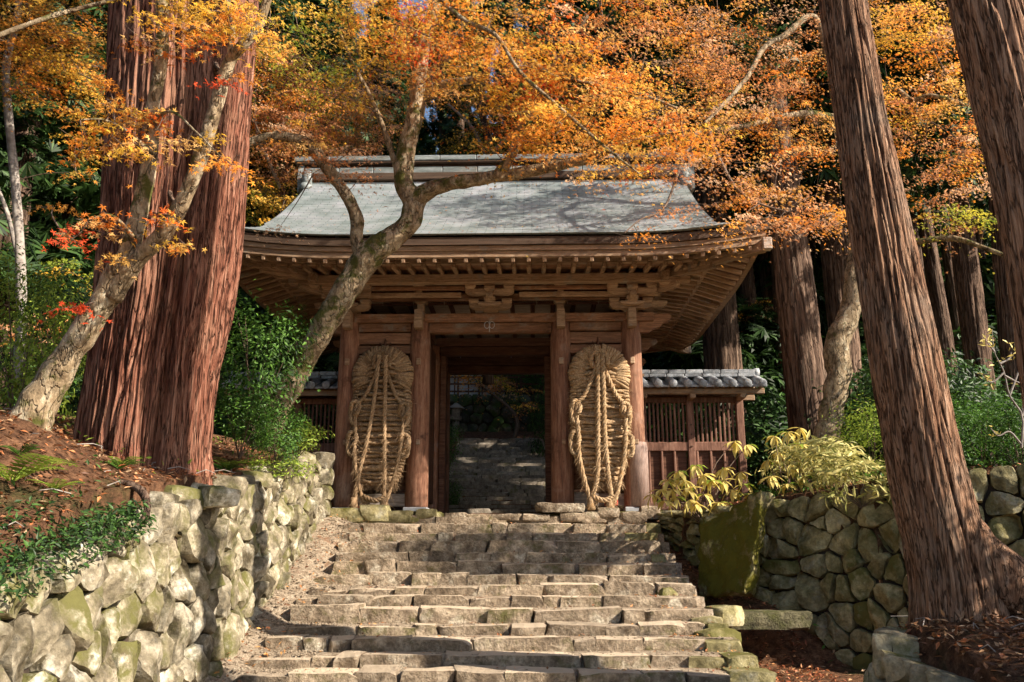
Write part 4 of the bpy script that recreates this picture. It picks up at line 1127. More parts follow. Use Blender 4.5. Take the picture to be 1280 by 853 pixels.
side_fence(3.05, 1, 'lattice fence with a small tiled roof right of the gate behind yellow leaves')
side_fence(-3.05, -1, 'half hidden lattice fence with a small tiled roof left of the gate')

# a few fallen leaves lying on the copper slope
r = np.random.default_rng(88); n = 260; x = r.uniform(-4.2, 4.2, n); u = r.uniform(.05, HD - .3, n) ** 1.0
P = np.stack([x, YC - HD + u, zroof(u) + .045], 1)
V, F = scatter(*OVAL, P, rot_from(np.stack([r.normal(0, .2, n), -.55 + r.normal(0, .2, n), np.ones(n)], 1), r.uniform(0, 6.28, n)), r.uniform(.04, .08, n))
gm = np.array(GATE.matrix_basis); V = V @ gm[:3, :3].T + gm[:3, 3]
tag(mk('fallen_leaves', V, F, m_fallen, None, False, attr=np.array([(.55, .22, .05), (.4, .15, .05), (.6, .35, .08)])[r.integers(3, size=n)]), 'few dry leaves caught on the copper roof of the gate', 'fallen leaves', kind='stuff')

# ------------------------------------------------------------------ big cedars
def cedar_trunk(pts, nth, nz, amp, seed, notch=None, flare=.25, flare_h=.8, groove=.05, lobes=0, twist=0.0):
    """pts rows: x, y, z, radius; fluted, stringy bark as real relief"""
    A = np.array(pts, float); zz_ = np.concatenate([np.linspace(A[0, 2], min(A[-1, 2], 9), int(nz * .8)), np.linspace(9.1, max(A[-1, 2], 9.2), nz - int(nz * .8))]) if A[-1, 2] > 9.2 else np.linspace(A[0, 2], A[-1, 2], nz)
    P = np.stack([np.interp(zz_, A[:, 2], A[:, k]) for k in range(4)], 1); P[:, 2] = zz_
    kk = 12; K = np.hanning(2 * kk + 1); K /= K.sum()
    for c_ in (0, 1, 3): P[:, c_] = np.convolve(np.pad(P[:, c_], kk, mode='edge'), K, 'valid')
    base = P[0, :3].copy()
    th = np.linspace(0, 2 * np.pi, nth, endpoint=False)
    z = P[:, 2] - P[0, 2]
    TH, ZZ = np.meshgrid(th, z); Rr = np.repeat(P[:, 3:4], nth, 1)
    TH2 = TH + twist * ZZ + .05 * fbm(np.stack([TH * 0, ZZ * .8, ZZ * 0], -1), seed + 5, 2)
    def ring_noise(width, zs, sd, oc=2):
        k = P[:, 3].mean() / width
        return fbm(np.stack([np.cos(TH2) * k, np.sin(TH2) * k, ZZ * zs], -1), sd, oc)
    big = ring_noise(.40, .35, seed, 2); mid = ring_noise(.11, .55, seed + 1, 2); fine = ring_noise(.035, 1.1, seed + 2, 2)
    fis = ring_noise(.05, .75, seed + 3, 2); fis2 = ring_noise(.16, .3, seed + 4, 1)
    ridge = .6 * (1 - 2 * np.abs(fine)) - 1.5 * np.exp(-(fis / .13) ** 2); ridge2 = .7 * (1 - 2 * np.abs(mid)) - 1.4 * np.exp(-(fis2 / .10) ** 2)
    rad = Rr * (1 + flare * np.exp(-ZZ / flare_h * 1.6) * (1 + .9 * big)) + groove * big + amp * .8 * ridge2 + amp * .75 * ridge
    if notch:
        for (a0, wd, dp) in notch:
            d = np.angle(np.exp(1j * (TH - a0 - .05 * np.sin(ZZ * .7)))); rad = rad * (1 - dp * np.exp(-(d / wd) ** 2))
    X = P[:, 0:1] + np.cos(TH) * rad - base[0]; Y = P[:, 1:2] + np.sin(TH) * rad - base[1]
    V = np.stack([X, Y, np.repeat(P[:, 2:3], nth, 1) - base[2]], -1).reshape(-1, 3)
    i = np.arange(nz - 1)[:, None] * nth; j = np.arange(nth)[None]; j2 = (j + 1) % nth
    return V, [np.stack([i + j, i + j2, i + nth + j2, i + nth + j], -1).reshape(-1, 4)], base

def sprig_crown(n, seed, R0, H0, H1, size, shape='cone'):
    r = np.random.default_rng(seed)
    pos = []; nrm = []
    nb = max(20, n // 45)
    for b in range(nb):
        t = r.uniform(0, 1) ** .8; h = H0 + (H1 - H0) * t; rr = R0 * (1 - t) ** .7 * r.uniform(.7, 1.1) + .3
        a = r.uniform(0, 6.283); m_ = n // nb
        s = r.uniform(.15, 1, m_) ** .7
        drop = -.35 * rr * s ** 2 + .12 * rr * s
        w = .16 * rr * (1.1 - s)
        p = np.stack([np.cos(a) * rr * s, np.sin(a) * rr * s, h + drop], 1) + r.normal(0, 1, (m_, 3)) * np.stack([w + .15, w + .15, w * .5 + .12], 1)
        pos.append(p); d = np.stack([np.cos(a) * np.ones(m_) * .5, np.sin(a) * np.ones(m_) * .5, np.ones(m_) * .6], 1) + r.normal(0, .5, (m_, 3)); nrm.append(d)
    pos = np.concatenate(pos); nrm = np.concatenate(nrm)
    return scatter(*SPRIG, pos, rot_from(nrm, r.uniform(0, 6.28, len(pos))), size * r.uniform(.6, 1.3, len(pos)))

# left giant (two stems grown together)
pts = [at(176, 640, 10.45), at(178, 560, 10.45), at(190, 470, 10.45), at(205, 380, 10.45), at(215, 300, 10.45), at(224, 150, 10.45), at(232, 0, 10.45), at(236, -120, 10.45)]
rd = [.80, .74, .73, .77, .81, .87, .92, .95]
pts = [(p[0], 10.45, p[2], q) for p, q in zip(pts, rd)]; pts.append((pts[-1][0] - .1, 10.5, 16, .8)); pts.append((pts[-1][0], 10.5, 26, .45))
pts[0] = (pts[0][0], 10.45, .30, .80)
V, F, base = cedar_trunk(pts, 560, 420, .034, 21, notch=[(-1.02, .085, .20), (-1.25, .05, .07), (-2.35, .09, .10), (1.6, .2, .2), (-1.75, .05, .05)], flare=.16, flare_h=.9, groove=.07)
# a swirl of burl on the front
t_ = empty('cedar_tree', tuple(base)); tag(t_, 'huge reddish double cedar trunk with deeply furrowed bark on the left bank', 'tree')
mk('trunk', V, F, m_sugir, t_)
V, F = sprig_crown(5000, 3, 4.0, 13, 25, .55); mk('crown', V, F, m_green, t_)
for k, (dx, px, py, Y) in enumerate([(0, 262, 92, 9.5), (0, 205, 250, 9.5)]):
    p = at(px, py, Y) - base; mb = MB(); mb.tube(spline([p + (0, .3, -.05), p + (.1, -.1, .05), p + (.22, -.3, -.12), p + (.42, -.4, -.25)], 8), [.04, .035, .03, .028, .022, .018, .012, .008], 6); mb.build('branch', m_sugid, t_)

# right cedar and far right cedar
def leaning(pxs, Y, label, seed, ztop, nth=360, flare=.3, amp=.019, base_z=None):
    pts = []
    for (px, py, wpx) in pxs:
        p = at(px, py, Y); zc = p[1] * math.cos(TILT) + p[2] * math.sin(TILT); pts.append((p[0], Y, p[2], wpx / 2 / FPX * zc))
    if base_z is not None:
        a, b = pts[0], pts[1]; pts.insert(0, (a[0] + .03, Y, base_z, a[3] * 1.02))
    a, b = pts[-2], pts[-1]; k = (ztop - b[2]) / max(.1, (b[2] - a[2])); pts.append((b[0] + (b[0] - a[0]) * k * .3, Y, ztop, b[3] * .55))
    V, F, base = cedar_trunk(pts, nth, 330, amp, seed, flare=flare, flare_h=.55, groove=.03, notch=[(-1.5, .05, .05), (-2.3, .06, .06), (-.6, .05, .05)])
    t_ = empty('cedar_tree', tuple(base)); tag(t_, label, 'tree'); mk('trunk', V, F, m_sugi, t_)
    V, F = sprig_crown(4500, seed, 3.4, ztop - base[2] - 10, ztop - base[2] + 1, .5); mk('crown', V, F, m_green, t_)
    return t_, base
cr, cb = leaning([(1192, 720, 96), (1175, 660, 93), (1159, 600, 90), (1139, 500, 84), (1121, 400, 77), (1102, 300, 71), (1085, 200, 65), (1069, 100, 60), (1053, 0, 56), (1041, -90, 53)], 8.6, 'leaning cedar trunk rising from the leaf litter on the right, its root spreading sideways', 61, 31, base_z=-.85, flare=.28)
# root running off to the right
root = cb
mb = MB(); mb.tube(spline([(.0, -.05, 1.15), (.25, -.12, .75), (.50, -.15, .42), (.85, -.15, .24), (1.25, -.1, .12), (1.8, 0, .02)], 24), np.linspace(.22, .10, 24) * (1 + .3 * np.sin(np.linspace(0, 3, 24))), 24, True, wob=.35, nz=4); mb.build('root', m_sugi, cr)
leaning([(1352, 640, 92), (1328, 500, 88), (1302, 300, 84), (1281, 200, 82), (1256, 100, 80), (1231, 0, 78), (1213, -90, 76)], 6.6, 'cedar trunk at the right edge of the photo, nearest the viewer', 71, 30, base_z=-.6, flare=.2)

# ------------------------------------------------------------------ background cedars
BT = []
tm = []
for k in range(3):
    pts = [(0, 0, -1.0, .50), (0.05, 0, 4, .40), (.1, .05, 10, .33), (.05, 0, 18, .24), (0, 0, 30, .08)]
    V, F, b = cedar_trunk(pts, 64, 70, .028, 200 + k, flare=.25, flare_h=1.0, groove=.03); V = V + np.array((0, 0, -1.0))
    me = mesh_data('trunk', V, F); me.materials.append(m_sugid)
    V, F = sprig_crown(6500, 300 + k, 3.6, (10, 2.5, 1.2)[k], 31, .52); mc = mesh_data('crown', V, F); mc.materials.append(m_green)
    tm.append((me, mc))
def bg_cedar(x, y, s=1.0, k=0, label=None, rz=0, lean=(0, 0), light=None, group='cedars of the dark wood behind the gate'):
    t_ = empty('cedar_tree', (x, y, gz1(x, y)), rz); t_.scale = (s, s, max(.8, s * .9)); t_.rotation_euler = (lean[0], lean[1], rz)
    tag(t_, label or 'dark cedar in the shaded wood behind the gate', 'tree', None if label else group)
    tr = link('trunk', tm[k][0], None, t_); 
    link('crown', tm[k][1], None, t_)
    return t_
def at_ground(px, Y): return ((px - 640) / FPX * Y * 1.02)
named = [(1012, 20.5, 1.12, 0, 'thick reddish cedar trunk just left of the leaning lichened trunk', (0, -.045)),
         (1058, 24.5, 1.0, 1, 'grey cedar trunk standing behind the leaning lichened trunk', (0, -.04)),
         (905, 27, 1.35, 2, 'thick cedar trunk partly hidden by the right eave of the gate', (0, .0)),
         (982, 29, .62, 0, 'slender cedar between the gate roof and the thick reddish trunk', (0, -.01)),
         (1222, 21.5, .78, 1, 'straight thick cedar trunk in the gap between the two big right cedars', (0, -.06)),
         (1262, 20, .70, 2, 'slim cedar trunk nearest the right cedar at the edge of the photo', (0, -.05)),
         (1190, 25, .62, 0, 'thin dark cedar farthest left in the gap between the two big right cedars', (0, -.04)),
         (60, 22, .9, 1, 'dark cedar behind the maple at the far left', (0, .02))]
for (px, Y, s, k, lab, ln) in named: bg_cedar(at_ground(px, Y), Y, s, 0, lab, k * 1.3, ln)
r = np.random.default_rng(98)
for k, (px, Y, s) in enumerate([(945, 33, .8), (968, 36, .7), (1095, 31, .85), (1135, 34, .7), (1160, 29, .6), (1175, 36, .8), (1207, 31, .55), (1240, 33, .75), (1285, 27, .7), (1310, 31, .9), (895, 38, .8), (1030, 37, .8), (930, 41, .9)]):
    bg_cedar(at_ground(px, Y), Y, s, 0, None, k * 1.1, (0, -.03))
r = np.random.default_rng(99)
spots = []
tries = 0
while len(spots) < 120 and tries < 6000:
    tries += 1
    y = 25 + 60 * r.random() ** 1.15; x = r.uniform(-.78, .78) * y
    if y < 38 and -5 < x < 5.5: continue
    if y < 37 and x > 5: continue
    if y < 46 and -8 < x < 1.5: continue
    if abs(x * .39 + y * .92 - 35.4) < 3.2 and x > -3: continue
    if any((x - a) ** 2 + (y - b) ** 2 < (2.6 + y * .02) ** 2 for a, b in spots): continue
    if any(abs(x - at_ground(n_[0], n_[1])) < 2.2 and abs(y - n_[1]) < 3 for n_ in named): continue
    spots.append((x, y))
for x, y in spots: bg_cedar(x, y, r.uniform(.8, 1.25), int(r.integers(3)) if y < 34 else int(r.integers(1, 3)), None, r.uniform(0, 6.28), (r.normal(0, .02), r.normal(0, .02)))
# more of the same wood just outside the frame
for (x, y, s) in ((-13, 14, 1.1), (-12, 20, 1.0), (-15, 26, 1.1), (-10.5, 27, .9), (-14, 6, 1.1), (24, -16, 1.0)):
    bg_cedar(x, y, s, int(r.integers(3)), None, r.uniform(0, 6.28))

# ------------------------------------------------------------------ leaves in sprays
OR = [(.90, .36, .05), (.95, .48, .09), (.82, .27, .04), (.93, .56, .14), (.95, .60, .22)]
YE = [(.92, .56, .08), (.95, .64, .13), (.80, .50, .06)]
RD = [(.85, .13, .04), (.90, .22, .04), (.75, .10, .03)]
BR = [(.80, .38, .15), (.86, .47, .23), (.66, .29, .11), (.90, .60, .36)]
GY = [(.50, .50, .06), (.66, .58, .07), (.34, .42, .05)]
PAL = {'o': OR + OR + YE + RD[1:2], 'y': YE + OR[:2], 'r': RD + OR[:1], 'b': BR + OR[:2] + YE[:1], 'g': GY, 'm': OR + BR, 'yg': GY + YE}
def sprays(clusters, lsize, seed, tmpl=MAPLE, per=34, facing=(.35, -.55, .8), jit=.62, sr=.34, dens=1.5):
    """clusters: px, py, Y, half width px, half height px, number of sprays, palette, half depth m"""
    r = np.random.default_rng(seed); Ps = []; Ns = []; Cs = []; Ss = []; cen = []
    for (px, py, Y, rx, ry, n, pal, dep) in clusters:
        n = int(n * dens * .56 + .5)
        u = r.normal(0, .5, (n, 3)); u = u / np.maximum(1, np.linalg.norm(u, axis=1) / 1.0)[:, None]
        for q in range(n):
            yy = Y + u[q, 2] * dep; c = at(px + u[q, 0] * rx * 1.25, py + u[q, 1] * ry * 1.25, yy)
            col = np.array(PAL[pal][r.integers(len(PAL[pal]))]) * r.uniform(.72, 1.12)
            R_ = 1.3 * sr * r.uniform(.5, 1.4) * (Y / 13) ** .3; m_ = int(1.75 * per * (R_ / sr / 1.3) ** 1.5 * r.uniform(.6, 1.3)) + 3
            a = r.uniform(0, 6.28); tl = r.normal(0, .16, 2); d2 = np.stack([r.normal(0, .55, m_) * R_, r.normal(0, .32, m_) * R_], 1)
            x = d2[:, 0] * math.cos(a) - d2[:, 1] * math.sin(a); y = d2[:, 0] * math.sin(a) + d2[:, 1] * math.cos(a)
            z = tl[0] * x + tl[1] * y + r.normal(0, .028, m_) - .35 * (d2[:, 0] ** 2 + d2[:, 1] ** 2) / max(R_, .1)
            Ps.append(np.stack([x, y, z], 1) + c); nn = np.array(facing) + r.normal(0, jit, (m_, 3)); Ns.append(nn)
            Cs.append(col * r.uniform(.82, 1.18, (m_, 1))); Ss.append(r.uniform(.65, 1.2, m_) * lsize); cen.append((c, R_))
    P = np.concatenate(Ps); Nn = np.concatenate(Ns); C_ = np.concatenate(Cs); Sz = np.concatenate(Ss)
    V, F = scatter(*tmpl, P, rot_from(Nn, r.uniform(0, 6.28, len(P))), Sz)
    nf = len(tmpl[1][0]); return V, F, np.repeat(C_, nf, 0), cen
def crown(root, clusters, lsize, seed, tmpl=MAPLE, twigs=None, **k):
    V, F, C_, cen = sprays(clusters, lsize, seed, tmpl, **k)
    b = np.array(root.location); tag(mk('crown', V - b, F, m_leaf, root, False, attr=C_), kind='stuff')
    if twigs is not None and len(twigs):
        tw = np.array(twigs); mb = MB(); r = np.random.default_rng(seed + 1)
        C0 = np.array([c for c, _ in cen]); order = np.argsort([np.min(np.linalg.norm(tw - c, axis=1)) for c in C0]); con = [*tw]
        for q in order:
            c, R_ = cen[q]; A_ = np.array(con); dd = np.linalg.norm(A_ - c, axis=1); dd[len(tw):] += .12; j = int(np.argmin(dd)); L = dd[j]; con.append(c)
            if L < 1.5:
                a = A_[j]; mid = (a + c) / 2 + r.normal(0, .06 * L, 3) + np.array((0, 0, .06 * L))
                mb.tube(spline([a - b, mid - b, c - b], 6), np.linspace(.007 + .006 * L, .003, 6), 4, False)
            for _ in range(3):
                e = c + r.normal(0, .55, 3) * (R_, R_, .08)
                mb.tube([c - b, (c + e) / 2 - b + r.normal(0, .02, 3), e - b], [.004, .003, .0015], 3, False)
        tag(mb.build('twigs', m_twig, root), kind='stuff')
def limb(root, name, pts, mat=m_maple, seg=14, wob=.28, seed=0, n=None):
    """pts rows: px, py, Y, radius in photo pixels"""
    P = []
    for (px, py, Y, rp) in pts:
        p = at(px, py, Y); zc = p[1] * math.cos(TILT) + p[2] * math.sin(TILT); P.append((*p, rp / FPX * zc))
    P = spline(P, n or max(10, len(pts) * 9)); b = np.array(root.location)
    mb = MB(); mb.tube(P[:, :3] - b, np.maximum(P[:, 3], .003), seg, True, wob=wob, nz=4.5, seed=seed); mb.build(name, mat, root); return list(P[:, :3])

# maple in front of the gate
mp = empty('maple_tree', tuple(at(338, 545, 13.1))); tag(mp, 'curving maple with mossy forked trunk crossing in front of the gate roof', 'tree')
T2 = []
limb(mp, 'trunk', [(322, 560, 13.1, 19), (345, 512, 13.1, 17), (375, 460, 13.05, 15.5), (410, 400, 13.0, 15.5), (440, 350, 12.95, 16), (463, 318, 12.9, 18), (490, 298, 12.9, 15), (512, 278, 12.9, 14), (520, 250, 12.9, 14)], seg=28, wob=.22, n=110)
T2 += limb(mp, 'branch', [(521, 255, 12.9, 15), (505, 232, 12.9, 12), (505, 205, 12.9, 12), (514, 165, 12.8, 11), (522, 130, 12.8, 11), (524, 90, 12.7, 9), (532, 45, 12.6, 8), (546, 0, 12.5, 7), (556, -60, 12.4, 5)], seg=18)
T2 += limb(mp, 'branch', [(455, 322, 12.9, 13), (446, 300, 12.85, 9), (446, 275, 12.8, 8.5), (436, 250, 12.7, 8), (412, 215, 12.6, 8), (388, 184, 12.5, 8), (360, 172, 12.4, 7), (330, 173, 12.3, 6), (300, 182, 12.2, 5), (270, 176, 12.1, 3)], seg=14)
T2 += limb(mp, 'branch', [(514, 256, 12.9, 13), (534, 240, 12.8, 11), (560, 230, 12.7, 9), (600, 224, 12.5, 8), (640, 218, 12.4, 7.5), (690, 209, 12.2, 7), (730, 200, 12.0, 6), (755, 190, 11.9, 6), (790, 178, 11.8, 4.5), (850, 165, 11.6, 3)], seg=14)
T2 += limb(mp, 'branch', [(622, 222, 12.4, 8), (636, 200, 12.3, 7), (646, 175, 12.2, 6.5), (653, 150, 12.1, 6), (670, 147, 12.0, 5.5), (700, 156, 11.8, 5)], seg=12)
T2 += limb(mp, 'branch', [(655, 150, 12.1, 5), (672, 110, 12, 3.5), (700, 70, 11.8, 2.5), (735, 20, 11.6, 2)], seg=8)
T2 += limb(mp, 'branch', [(526, 122, 12.8, 6), (545, 108, 12.7, 5), (575, 102, 12.5, 5), (600, 99, 12.4, 5), (612, 88, 12.3, 3)], seg=10)
T2 += limb(mp, 'branch', [(526, 104, 12.8, 5), (545, 85, 12.7, 4.5), (562, 72, 12.6, 4), (580, 62, 12.5, 3)], seg=10)
T2 += limb(mp, 'branch', [(506, 235, 12.95, 6), (494, 205, 12.95, 4), (482, 168, 12.9, 3.5), (462, 120, 12.8, 3), (440, 78, 12.7, 2.2), (425, 40, 12.6, 1.5)], seg=8)
T2 += limb(mp, 'branch', [(550, 0, 11.2, 3), (580, 25, 11.0, 3), (620, 45, 10.9, 2.6), (650, 90, 10.8, 2.4), (700, 135, 10.8, 2), (740, 170, 10.8, 2), (770, 195, 10.9, 1.6), (800, 218, 11, 1)], seg=7)
T2 += limb(mp, 'branch', [(665, 75, 11.6, 3), (690, 95, 11.5, 2.5), (740, 105, 11.4, 2.5), (800, 118, 11.3, 2), (845, 135, 11.2, 1.5)], seg=7)
C2 = [(560, 60, 11.8, 60, 45, 26, 'o', .9), (640, 40, 11.4, 80, 40, 44, 'y', 1.0), (700, 70, 11.4, 70, 50, 40, 'o', 1.0), (620, 110, 11.6, 70, 38, 34, 'o', .8), (690, 135, 11.3, 60, 38, 34, 'y', .8), (760, 130, 11.3, 65, 45, 38, 'o', .9),
      (800, 165, 11.2, 55, 30, 28, 'o', .7), (740, 180, 11.2, 55, 22, 20, 'o', .6), (780, 40, 12, 80, 50, 38, 'm', 1.1), (650, 105, 12.0, 40, 20, 12, 'r', .5), (505, 50, 12.4, 30, 40, 14, 'r', .6), (535, 55, 12.4, 20, 25, 8, 'r', .6),
      (470, 30, 12.2, 45, 45, 22, 'y', .9), (400, 35, 12.2, 75, 45, 34, 'yg', 1.0), (350, 80, 12.4, 50, 45, 22, 'yg', .9), (430, 90, 12.6, 40, 40, 16, 'yg', .8), (850, 175, 11.4, 35, 30, 14, 'o', .7), (790, 205, 11, 25, 18, 8, 'o', .4), (735, 222, 11, 12, 12, 3, 'b', .2),
      (640, 185, 11.8, 35, 10, 6, 'o', .4), (380, 190, 12.3, 60, 20, 12, 'm', .5), (420, 205, 12.4, 40, 22, 11, 'm', .5), (500, 15, 11.8, 80, 30, 30, 'o', 1), (620, -20, 11.5, 120, 25, 40, 'o', 1), (780, -20, 12, 100, 25, 34, 'o', 1),
      (345, 300, 12.8, 3, 18, 1, 'm', .1)]
crown(mp, C2, .076, 5, twigs=T2, per=44, dens=1.15)

# two stemmed maple leaning at the left, close to the viewer
m1 = empty('maple_tree', tuple(at(32, 560, 8.45))); tag(m1, 'leaning two stemmed maple with pale trunk in front of the huge red cedar', 'tree')
T1 = []
limb(m1, 'trunk', [(14, 585, 8.5, 34), (34, 530, 8.5, 26), (60, 482, 8.5, 21), (90, 437, 8.45, 18), (120, 392, 8.4, 18), (143, 352, 8.35, 16), (160, 318, 8.3, 12), (168, 290, 8.3, 10)], seg=30, wob=.30, n=110)
T1 += limb(m1, 'branch', [(155, 345, 8.35, 14), (165, 300, 8.3, 12), (180, 240, 8.25, 10), (189, 185, 8.2, 9), (190, 140, 8.2, 8.5), (199, 90, 8.1, 8), (203, 30, 8.1, 8), (200, -40, 8.0, 6)], seg=18, wob=.2)
T1 += limb(m1, 'branch', [(140, 372, 8.35, 13), (170, 328, 8.25, 11), (207, 288, 8.1, 10), (236, 235, 8.0, 9.5), (256, 180, 7.9, 9), (272, 125, 7.85, 8.5), (287, 78, 7.8, 8), (305, 55, 7.7, 7), (322, 35, 7.7, 6), (340, -20, 7.6, 5)], seg=18, wob=.2)
T1 += limb(m1, 'branch', [(187, 190, 8.1, 4), (160, 165, 7.9, 2), (130, 150, 7.7, 1.5), (100, 150, 7.6, 1)], seg=6)
T1 += limb(m1, 'branch', [(287, 80, 7.8, 5), (290, 40, 7.7, 4), (285, 0, 7.6, 3)], seg=8)
T1 += limb(m1, 'branch', [(190, 150, 8.1, 3), (215, 140, 7.8, 2), (245, 165, 7.6, 1.2), (275, 195, 7.5, .8)], seg=6)
T1 += limb(m1, 'branch', [(170, 300, 8.2, 3), (140, 270, 7.9, 2), (110, 275, 7.8, 1.2)], seg=6)
T1 += limb(m1, 'branch', [(-40, 60, 7.4, 4), (0, 44, 7.5, 3.6), (60, 22, 7.6, 3.2), (110, 8, 7.8, 2.6), (160, -4, 7.9, 2.4)], seg=7)
C1 = [(265, 22, 7.7, 60, 22, 16, 'y', .5), (215, 18, 7.8, 40, 18, 8, 'y', .4), (320, 40, 7.6, 28, 26, 7, 'y', .3), (228, 55, 7.8, 45, 18, 9, 'o', .4), (130, 128, 7.8, 50, 17, 7, 'y', .4), (150, 155, 7.8, 62, 16, 9, 'o', .4), (225, 160, 7.8, 45, 22, 7, 'o', .3),
      (160, 180, 7.8, 55, 14, 7, 'o', .3), (120, 190, 7.8, 30, 10, 3, 'o', .2), (90, 202, 7.8, 14, 8, 1, 'o', .1), (285, 100, 7.6, 24, 8, 2, 'r', .2), (275, 200, 7.6, 22, 9, 2, 'y', .2), (115, 285, 8.0, 32, 16, 6, 'o', .3), (55, 262, 8.2, 14, 8, 1, 'o', .1),
      (215, 265, 7.9, 28, 10, 2, 'o', .2), (215, 310, 8.0, 22, 14, 3, 'o', .2), (95, 298, 8.0, 18, 10, 2, 'r', .2), (95, 384, 8.2, 10, 6, 1, 'r', .1), (150, 330, 8.1, 16, 12, 2, 'o', .2), (300, 8, 7.5, 40, 20, 8, 'y', .4), (240, -20, 7.7, 90, 20, 16, 'y', .5)]
crown(m1, C1, .088, 6, twigs=T1, per=20, sr=.20)

# yellow brown maple at the upper left, further off
m6 = empty('maple_tree', tuple(at(12, 470, 15.5))); tag(m6, 'maple with slim pale upright trunk and yellow brown leaves at the far left', 'tree')
T6 = limb(m6, 'trunk', [(22, 480, 15.5, 7), (27, 400, 15.5, 6.5), (25, 320, 15.5, 6), (20, 240, 15.5, 5.5), (11, 150, 15.5, 5), (8, 80, 15.4, 4.5), (22, 20, 15.3, 4), (25, -60, 15.2, 3)], m_pale, 12, .15)
T6 += limb(m6, 'branch', [(24, 330, 15.5, 3), (10, 270, 15.4, 3), (-5, 230, 15.3, 2.5)], m_pale, 8)
T6 += limb(m6, 'branch', [(10, 120, 15.4, 3), (50, 70, 15, 2.2), (100, 40, 14.5, 1.6)], m_pale, 7)
crown(m6, [(40, 40, 14.5, 60, 40, 40, 'y', 1.2), (95, 55, 14.5, 50, 50, 34, 'y', 1.2), (30, 100, 14.8, 45, 30, 22, 'o', 1), (115, 110, 14.5, 35, 35, 20, 'y', 1), (25, 10, 14, 80, 20, 24, 'y', 1), (100, 190, 15, 20, 35, 6, 'yg', .8), (90, 75, 14.6, 40, 30, 14, 'o', 1), (45, 75, 14.6, 30, 50, 12, 'y', 1)], .075, 7, twigs=T6, per=36)

# pale orange tree behind the left end of the roof
m4 = empty('maple_tree', tuple(at(372, 470, 24.5))); tag(m4, 'fine leaved pale orange tree behind the left end of the gate roof', 'tree')
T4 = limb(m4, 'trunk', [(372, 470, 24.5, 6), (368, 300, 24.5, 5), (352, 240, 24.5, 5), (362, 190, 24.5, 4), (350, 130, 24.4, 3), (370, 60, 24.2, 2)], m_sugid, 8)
T4 += limb(m4, 'branch', [(352, 240, 24.5, 3), (335, 200, 24, 2.2), (322, 170, 24, 2), (318, 120, 24, 1.5)], m_pale, 6)
T4 += limb(m4, 'branch', [(362, 190, 24.5, 3), (400, 130, 24, 2), (440, 100, 23.5, 1.6), (470, 70, 23.5, 1.2)], m_pale, 6)
crown(m4, [(350, 110, 24, 60, 45, 60, 'b', 2), (400, 150, 24, 60, 35, 60, 'b', 2), (350, 170, 24, 45, 30, 40, 'b', 2), (440, 175, 24, 50, 22, 34, 'b', 1.5), (330, 60, 24, 40, 40, 34, 'm', 2), (430, 110, 25, 60, 40, 44, 'b', 2), (320, 240, 24, 30, 25, 20, 'yg', 1.5), (350, 265, 24, 40, 18, 18, 'yg', 1.2), (345, 215, 24, 35, 18, 18, 'm', 1.2), (480, 130, 25, 40, 40, 24, 'm', 2)], .085, 8, STAR, twigs=T4, per=52, sr=.5)

# orange and yellow trees behind the ridge
m5 = empty('maple_tree', tuple(at(610, 480, 27))); tag(m5, 'broad orange maple behind the middle of the gate roof', 'tree')
T5 = limb(m5, 'trunk', [(610, 480, 27, 7), (608, 300, 27, 6), (612, 190, 27, 5), (600, 120, 27, 4), (620, 40, 26.5, 3)], m_sugid, 8)
T5 += limb(m5, 'branch', [(608, 200, 27, 3), (590, 160, 26.5, 2), (560, 130, 26, 1.5)], m_pale, 6); T5 += limb(m5, 'branch', [(610, 195, 27, 3), (660, 150, 26.5, 2), (700, 120, 26, 1.5)], m_pale, 6)
crown(m5, [(650, 120, 26, 80, 40, 60, 'o', 2), (580, 130, 26, 50, 35, 30, 'b', 2), (730, 140, 26, 70, 40, 50, 'o', 2), (600, 185, 25.5, 50, 12, 20, 'yg', 1), (660, 185, 25.5, 50, 10, 16, 'yg', 1), (720, 90, 26, 60, 50, 44, 'm', 2), (800, 110, 26, 70, 70, 70, 'm', 2), (560, 50, 26.5, 60, 50, 26, 'm', 2)], .09, 9, STAR, twigs=T5, per=46, sr=.5, dens=1.0)

# reddish maple on the right, hung on the leaning lichened trunk
m3 = empty('maple_tree', tuple(at(1028, 570, 16.5))); tag(m3, 'crooked lichened maple trunk with wide coppery crown right of the gate', 'tree')
T3 = limb(m3, 'trunk', [(1030, 560, 16.5, 17), (1038, 520, 16.5, 15), (1048, 470, 16.5, 16), (1046, 430, 16.5, 14), (1062, 390, 16.5, 14), (1068, 340, 16.5, 10), (1070, 300, 16.5, 9), (1064, 230, 16.4, 8), (1050, 150, 16.2, 7), (1035, 60, 16, 5), (1025, -30, 16, 4)], m_maple, 18, .3, n=90)
T3 += limb(m3, 'branch', [(1052, 150, 16.2, 6), (1010, 143, 15.8, 5), (970, 148, 15.5, 4.5), (930, 158, 15.2, 4), (890, 163, 15, 3.5), (850, 172, 14.8, 2.5)], m_maple, 10)
T3 += limb(m3, 'branch', [(1040, 90, 16, 5), (1018, 22, 15.8, 4), (980, 45, 15.5, 4), (955, 60, 15.3, 3.5), (935, 95, 15, 3), (905, 130, 14.8, 2.5), (880, 155, 14.6, 2)], m_maple, 8)
T3 += limb(m3, 'branch', [(885, 160, 14.9, 3), (895, 190, 14.5, 2.4), (920, 235, 14.2, 1.8), (950, 255, 14, 1.4), (985, 265, 13.9, 1)], m_twig, 7)
T3 += limb(m3, 'branch', [(1068, 300, 16.5, 5), (1110, 300, 16.2, 4), (1150, 302, 16, 4), (1190, 298, 15.8, 3.5), (1230, 310, 15.5, 3), (1262, 322, 15.3, 2.5)], m_maple, 8)
